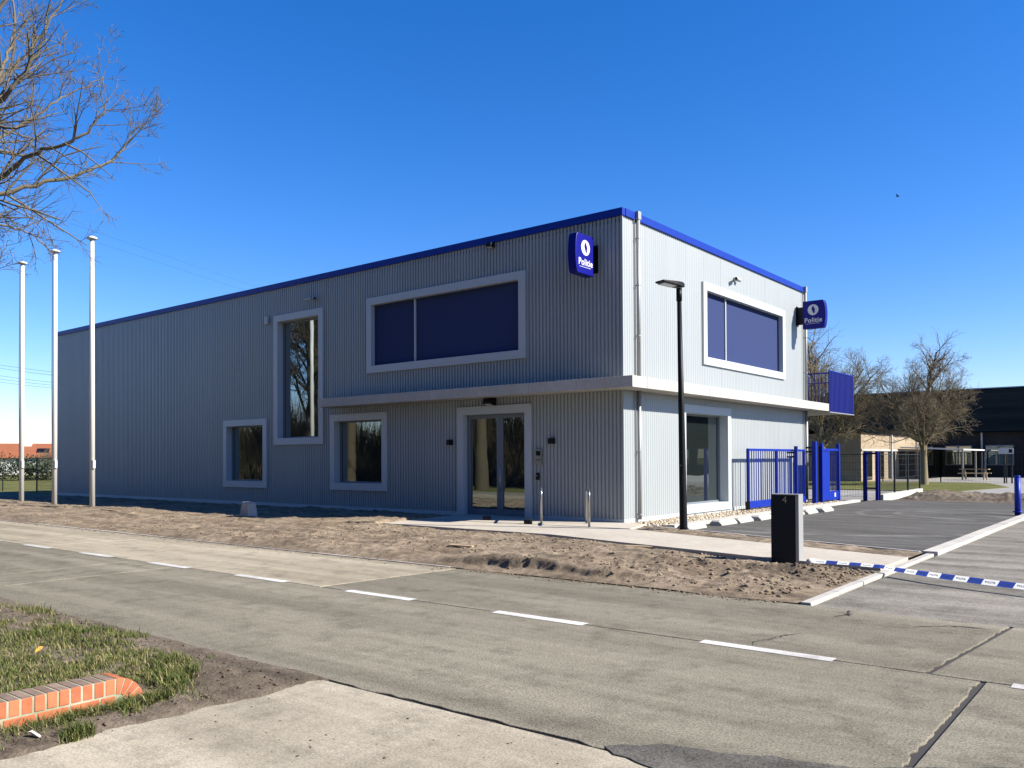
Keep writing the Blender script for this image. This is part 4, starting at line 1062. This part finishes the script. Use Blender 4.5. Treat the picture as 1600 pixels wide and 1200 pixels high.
for i, (x, y, sc) in enumerate(((-14.5,-18.8,1.0),(-19.5,-17.2,1.1),(-25,-19.2,.95),(-31,-17.6,1.05),(-5.6,-20.5,1.1),(-.5,-22.5,1.0),(4,-23,1.12),(8.5,-24.5,1.0),(-38,-20,1.1),(-12,-24,1.15),(-22,-25,1.2),(13.5,-25,1.1),(-8,-27,1.2),(1.5,-28,1.15),(-17,-28,1.2),(-28,-28,1.25),(-34,-24,1.15),(-44,-25,1.2),(7,-29,1.2),(19,-27,1.2),(-3,-25.5,1.2))):
    q = dup(tt); q.location = (x,y,0); q.rotation_euler = (0,0,i*1.7+.6); q.scale = (sc*1.1,sc*1.1,sc*1.25)
n = 150000; px = rng.uniform(-85,50,n); py = -22.0-9*rng.random(n)
hh = rng.uniform(1.0,10.5,n)*rng.uniform(.6,1,n)*(.85+.5*fbm(px,py,6,3,71))*np.clip((-21.0-py)/5,.22,1)
a = rng.uniform(0,6.28,n); d = np.stack([np.cos(a)*.35,np.sin(a)*.35,np.ones(n)],-1); W = np.stack([-np.sin(a),np.cos(a),np.zeros(n)],-1)*rng.uniform(.012,.06,n)[:,None]
P0 = np.stack([px,py,np.zeros(n)-.1],-1); P1 = P0+d*hh[:,None]
V = np.stack([P0-W,P0+W,P1],1).reshape(-1,3)
o = stuff(arr_mesh('thicket', V, np.arange(3*n).reshape(-1,3), M['thicket'])); tag(o, 'brown bare thicket across the road, mirrored in the panes', 'thicket')

# ------------------------------------------------------------------ school building (right background)
sb = empty('school_building', (0,60,0)); tag(sb, 'long low school building with large dark roof behind the trees', 'building')
MB().box(-26,34,-1.4,12,-.1,3.62).build('wall', M['darkwall'], sb)
V = [(-26.4,-2.1,3.60),(34.4,-2.1,3.60),(34.4,4.6,7.45),(-26.4,4.6,7.45),(34.4,11.5,3.6),(-26.4,11.5,3.6),(-26.4,-2.1,3.5),(34.4,-2.1,3.5)]
rf = MB().add(V, [(0,1,2,3),(3,2,4,5),(6,7,1,0),(0,3,5),(1,4,2)]).build('roof', M['slate'], sb)
MB().box(-26.4,34.4,4.5,4.72,7.44,7.53).build('ridge', M['galv'], rf)
for i in range(14):
    x = -7.6+2.9*i
    f = MB().box(x,x+2.0,-1.44,-1.395,.9,2.5).build('window', M['doorframe'], sb)
    for k in range(2): MB().box(x+.08+.96*k,x+.96+.96*k,-1.46,-1.442,.98,2.42).build('pane', M['glass'], f)
MB().box(1.45,2.3,-2.3,-1.42,2.2,3.45).build('dormer_wall', M['tan'], sb)
# wing with the sunlit tan wall facing right
MB().box(-20,-6.0,-20.0,-1.45,-.1,3.2).build('wing_wall', M['tan'], sb)
MB().box(-20.2,-5.85,-20.2,-1.43,3.201,3.42).build('wing_roof', M['slate'], sb)
MB().box(-5.999,-5.93,-20.0,-1.45,2.02,2.14).build('lintel_band', M['slabc'], sb)
for i in range(6):
    y = -19.3+2.9*i
    f = MB().box(-5.998,-5.955,y,y+1.7,.08,2.015).build('wing_window', M['darkwall'], sb)
    for k in range(2): MB().box(-5.954,-5.94,y+.06+.82*k,y+.80+.82*k,.16,1.95).build('pane', M['glass'], f)
for y in (-13.0,-5.5):
    MB().tube([(-5.88,y,.0),(-5.88,y,3.19)], .07, 10).build('downpipe', M['housewhite'], sb)
MB().add([(-5.8,-11,2.35),(-5.8,-1.6,2.35),(-1.6,-1.6,2.15),(-1.6,-11,2.15),(-5.8,-11,2.25),(-5.8,-1.6,2.25),(-1.6,-1.6,2.05),(-1.6,-11,2.05)], [(0,3,2,1),(4,5,6,7),(0,4,7,3),(3,7,6,2)]).build('canopy_roof', M['housewhite'], sb)
for y in (-10.8,-6,-2): MB().box(-1.75,-1.65,y-.05,y+.05,0,2.08).build('canopy_post', M['galv'], sb)
MB().tube([(-2.0,-1.6,0),(-2.0,-1.6,3.5)], .08, 10).build('downpipe', M['galv'], sb)

# picnic table, information board
s = empty('picnic_table', (-.75,48,0)); tag(s, 'wooden picnic table on the schoolyard paving', 'picnic table')
MB().box(-.9,.9,-.36,.36,.70,.75).build('table_top', M['wood'], s)
for y in (-.75,.75): MB().box(-.9,.9,y-.14,y+.14,.42,.46).build('bench', M['wood'], s)
for x in (-.65,.65):
    for sg in (-1,1): MB().obox((x,sg*.4,.35),(.04,0,0),(0,.05,0),(0,-sg*.22,.35)).build('leg', M['wood'], s)
s = empty('notice_board', (2.1,41,0)); tag(s, 'white notice board on dark posts in the schoolyard', 'sign')
for x in (-.05,.35): MB().box(x-.04,x+.04,-.04,.04,-.1,2.0).build('post', M['wire'], s)
MB().box(-.35,.45,-.065,-.042,1.75,2.1).build('board', M['white'], s); MB().box(.20,.38,-.07,-.066,1.82,2.03).build('pictogram', M['black'], s)

# ------------------------------------------------------------------ left background: house, hedge, cables
def house(loc, rz, w_, d_, hw, hr, label):
    s = empty('house', loc, rz); tag(s, label, 'house', 'houses beyond the field')
    MB().box(-w_/2,w_/2,-d_/2,d_/2,-.1,hw).build('wall', M['housewhite'], s)
    V = [(-w_/2-.3,-d_/2-.4,hw-.1),(w_/2+.3,-d_/2-.4,hw-.1),(w_/2+.3,0,hr),(-w_/2-.3,0,hr),(w_/2+.3,d_/2+.4,hw-.1),(-w_/2-.3,d_/2+.4,hw-.1)]
    rf = MB().add(V, [(0,1,2,3),(3,2,4,5),(0,3,5),(1,4,2),(0,5,4,1)]).build('roof', M['roofred'], s)
    MB().box(w_*.12,w_*.12+.9,-.9,.0,hw+.6,hr+.45).build('chimney', M['housewhite'], rf)
    MB().obox((w_*.30,-d_*.28,hw+(hr-hw)*.46),(.7,0,0),(0,.6,.6*(hr-hw)/(d_/2)),(0,-.04,.05)).build('skylight', M['black'], rf)
    for i in range(4):
        x = -w_/2+1.2+(w_-2.4)*i/3; f = MB().box(x-.6,x+.6,-d_/2-.03,-d_/2,.8,2.1).build('window', M['doorframe'], s); MB().box(x-.5,x+.5,-d_/2-.05,-d_/2-.031,.9,2.0).build('pane', M['glass'], f)
house((-108,27,0), R(62), 13, 8, 2.1, 3.9, 'white house with orange tiled roof far left beyond the field')
house((-122,10,0), R(75), 12, 8, 2.1, 3.9, 'white house with orange tiled roof cut by the left edge')
def leafball(name, c, rad, n, mt, seed, label):
    r = np.random.default_rng(seed); s = empty(name, (*c,0)); tag(s, label, 'shrub', 'shrubs beyond the field')
    d = r.normal(size=(n,3)); d /= np.linalg.norm(d,axis=1)[:,None]; q = r.random(n)**.4
    P = d*q[:,None]*np.array(rad)*(1+.25*np.sin(d[:,:1]*7+d[:,1:2]*5)); P[:,2] += rad[2]*.75; P[:,2] = np.maximum(P[:,2], .02)
    a = r.normal(size=(n,3)); a /= np.linalg.norm(a,axis=1)[:,None]; b = np.cross(a, d); sz = r.uniform(.06,.16,n)[:,None]
    V = np.stack([P-a*sz, P+a*sz, P+b*sz*1.2],1).reshape(-1,3)
    arr_mesh('foliage', V, np.arange(3*n).reshape(-1,3), mt, s)
    MB().tube([(0,0,-.1),(.05,0,rad[2])], [.08,.03], 6).build('stem', M['bark2'], s)
for i, (x,y,rx,rz_) in enumerate(((-72,12,2.6,1.3),(-76,9.5,2.4,1.25),(-68.5,14.5,2.4,1.25),(-80,6,2.8,1.3),(-66,17.5,2.2,1.15),(-85,3,2.8,1.3))):
    leafball('evergreen_shrub', (x,y), (rx,rx,rz_), 2600, M['hedge'], 80+i, ['dark evergreen shrub in front of the orange-roofed house','dark evergreen shrub left of the nearest one in the field','dark evergreen shrub just left of the station wall','dark evergreen shrub at the far left of the hedge','dark evergreen shrub hidden close behind the station edge','dark evergreen shrub cut off by the left edge'][i])
fs = dup(t1); fs.location = (-75,18.5,0); fs.scale = (.42,.42,.40); tag(fs, 'small bare bush beyond the field beside the left facade', 'bush'); del fs['group']
for i, (pa, pb) in enumerate((((-60,562,260),(130,589,200)),((-60,567,262),(130,594,202)),((-60,579,265),(130,605,205)),((-60,585,268),(130,609,208)),((-60,590,270),(130,613,210)))):
    A = to_world(*pa); B = to_world(*pb); D = (B-A)
    pts = [A+D*t+Vector((0,0,-6*(t-.5)**2*-.3)) for t in np.linspace(-1,1.6,14)]
    o = MB().tube(pts, .035, 4).build('power_cable', M['cable'])
    tag(o, ['topmost','second from top','middle','second from bottom','lowest'][i]+' thin power cable of five left of the building', 'cable', 'power cables over the field')
for i, (pa, pb) in enumerate((((90,342,90),(330,424,120)),((100,362,90),(375,451,120)))):
    A = to_world(*pa); B = to_world(*pb); D = B-A
    o = MB().tube([A+D*t for t in np.linspace(-.9,1.6,10)], .010, 4).build('power_cable', M['cable'])
    tag(o, ['upper','lower'][i]+' thin cable slanting down behind the blue roof edge', 'cable', 'cables above the roof')
# a bird
s = empty('bird', to_world(1403,307,60)); tag(s, 'tiny dark bird flying in the blue sky', 'bird')
mb = MB(); V = [(-.16,0,0),(.0,.045,.0),(.14,0,.02),(0,-.045,0),(0,0,.05),(0,0,-.04)]
bd = mb.add(V, [(0,1,4),(1,2,4),(2,3,4),(3,0,4),(1,0,5),(2,1,5),(3,2,5),(0,3,5)]).build('body', M['black'], s)
for sg in (-1,1): MB().add([(.06,sg*.03,.01),(-.05,sg*.03,.01),(-.08,sg*.28,.09),(.0,sg*.30,.10)], [(0,1,2,3)]).build('wing', M['black'], s)
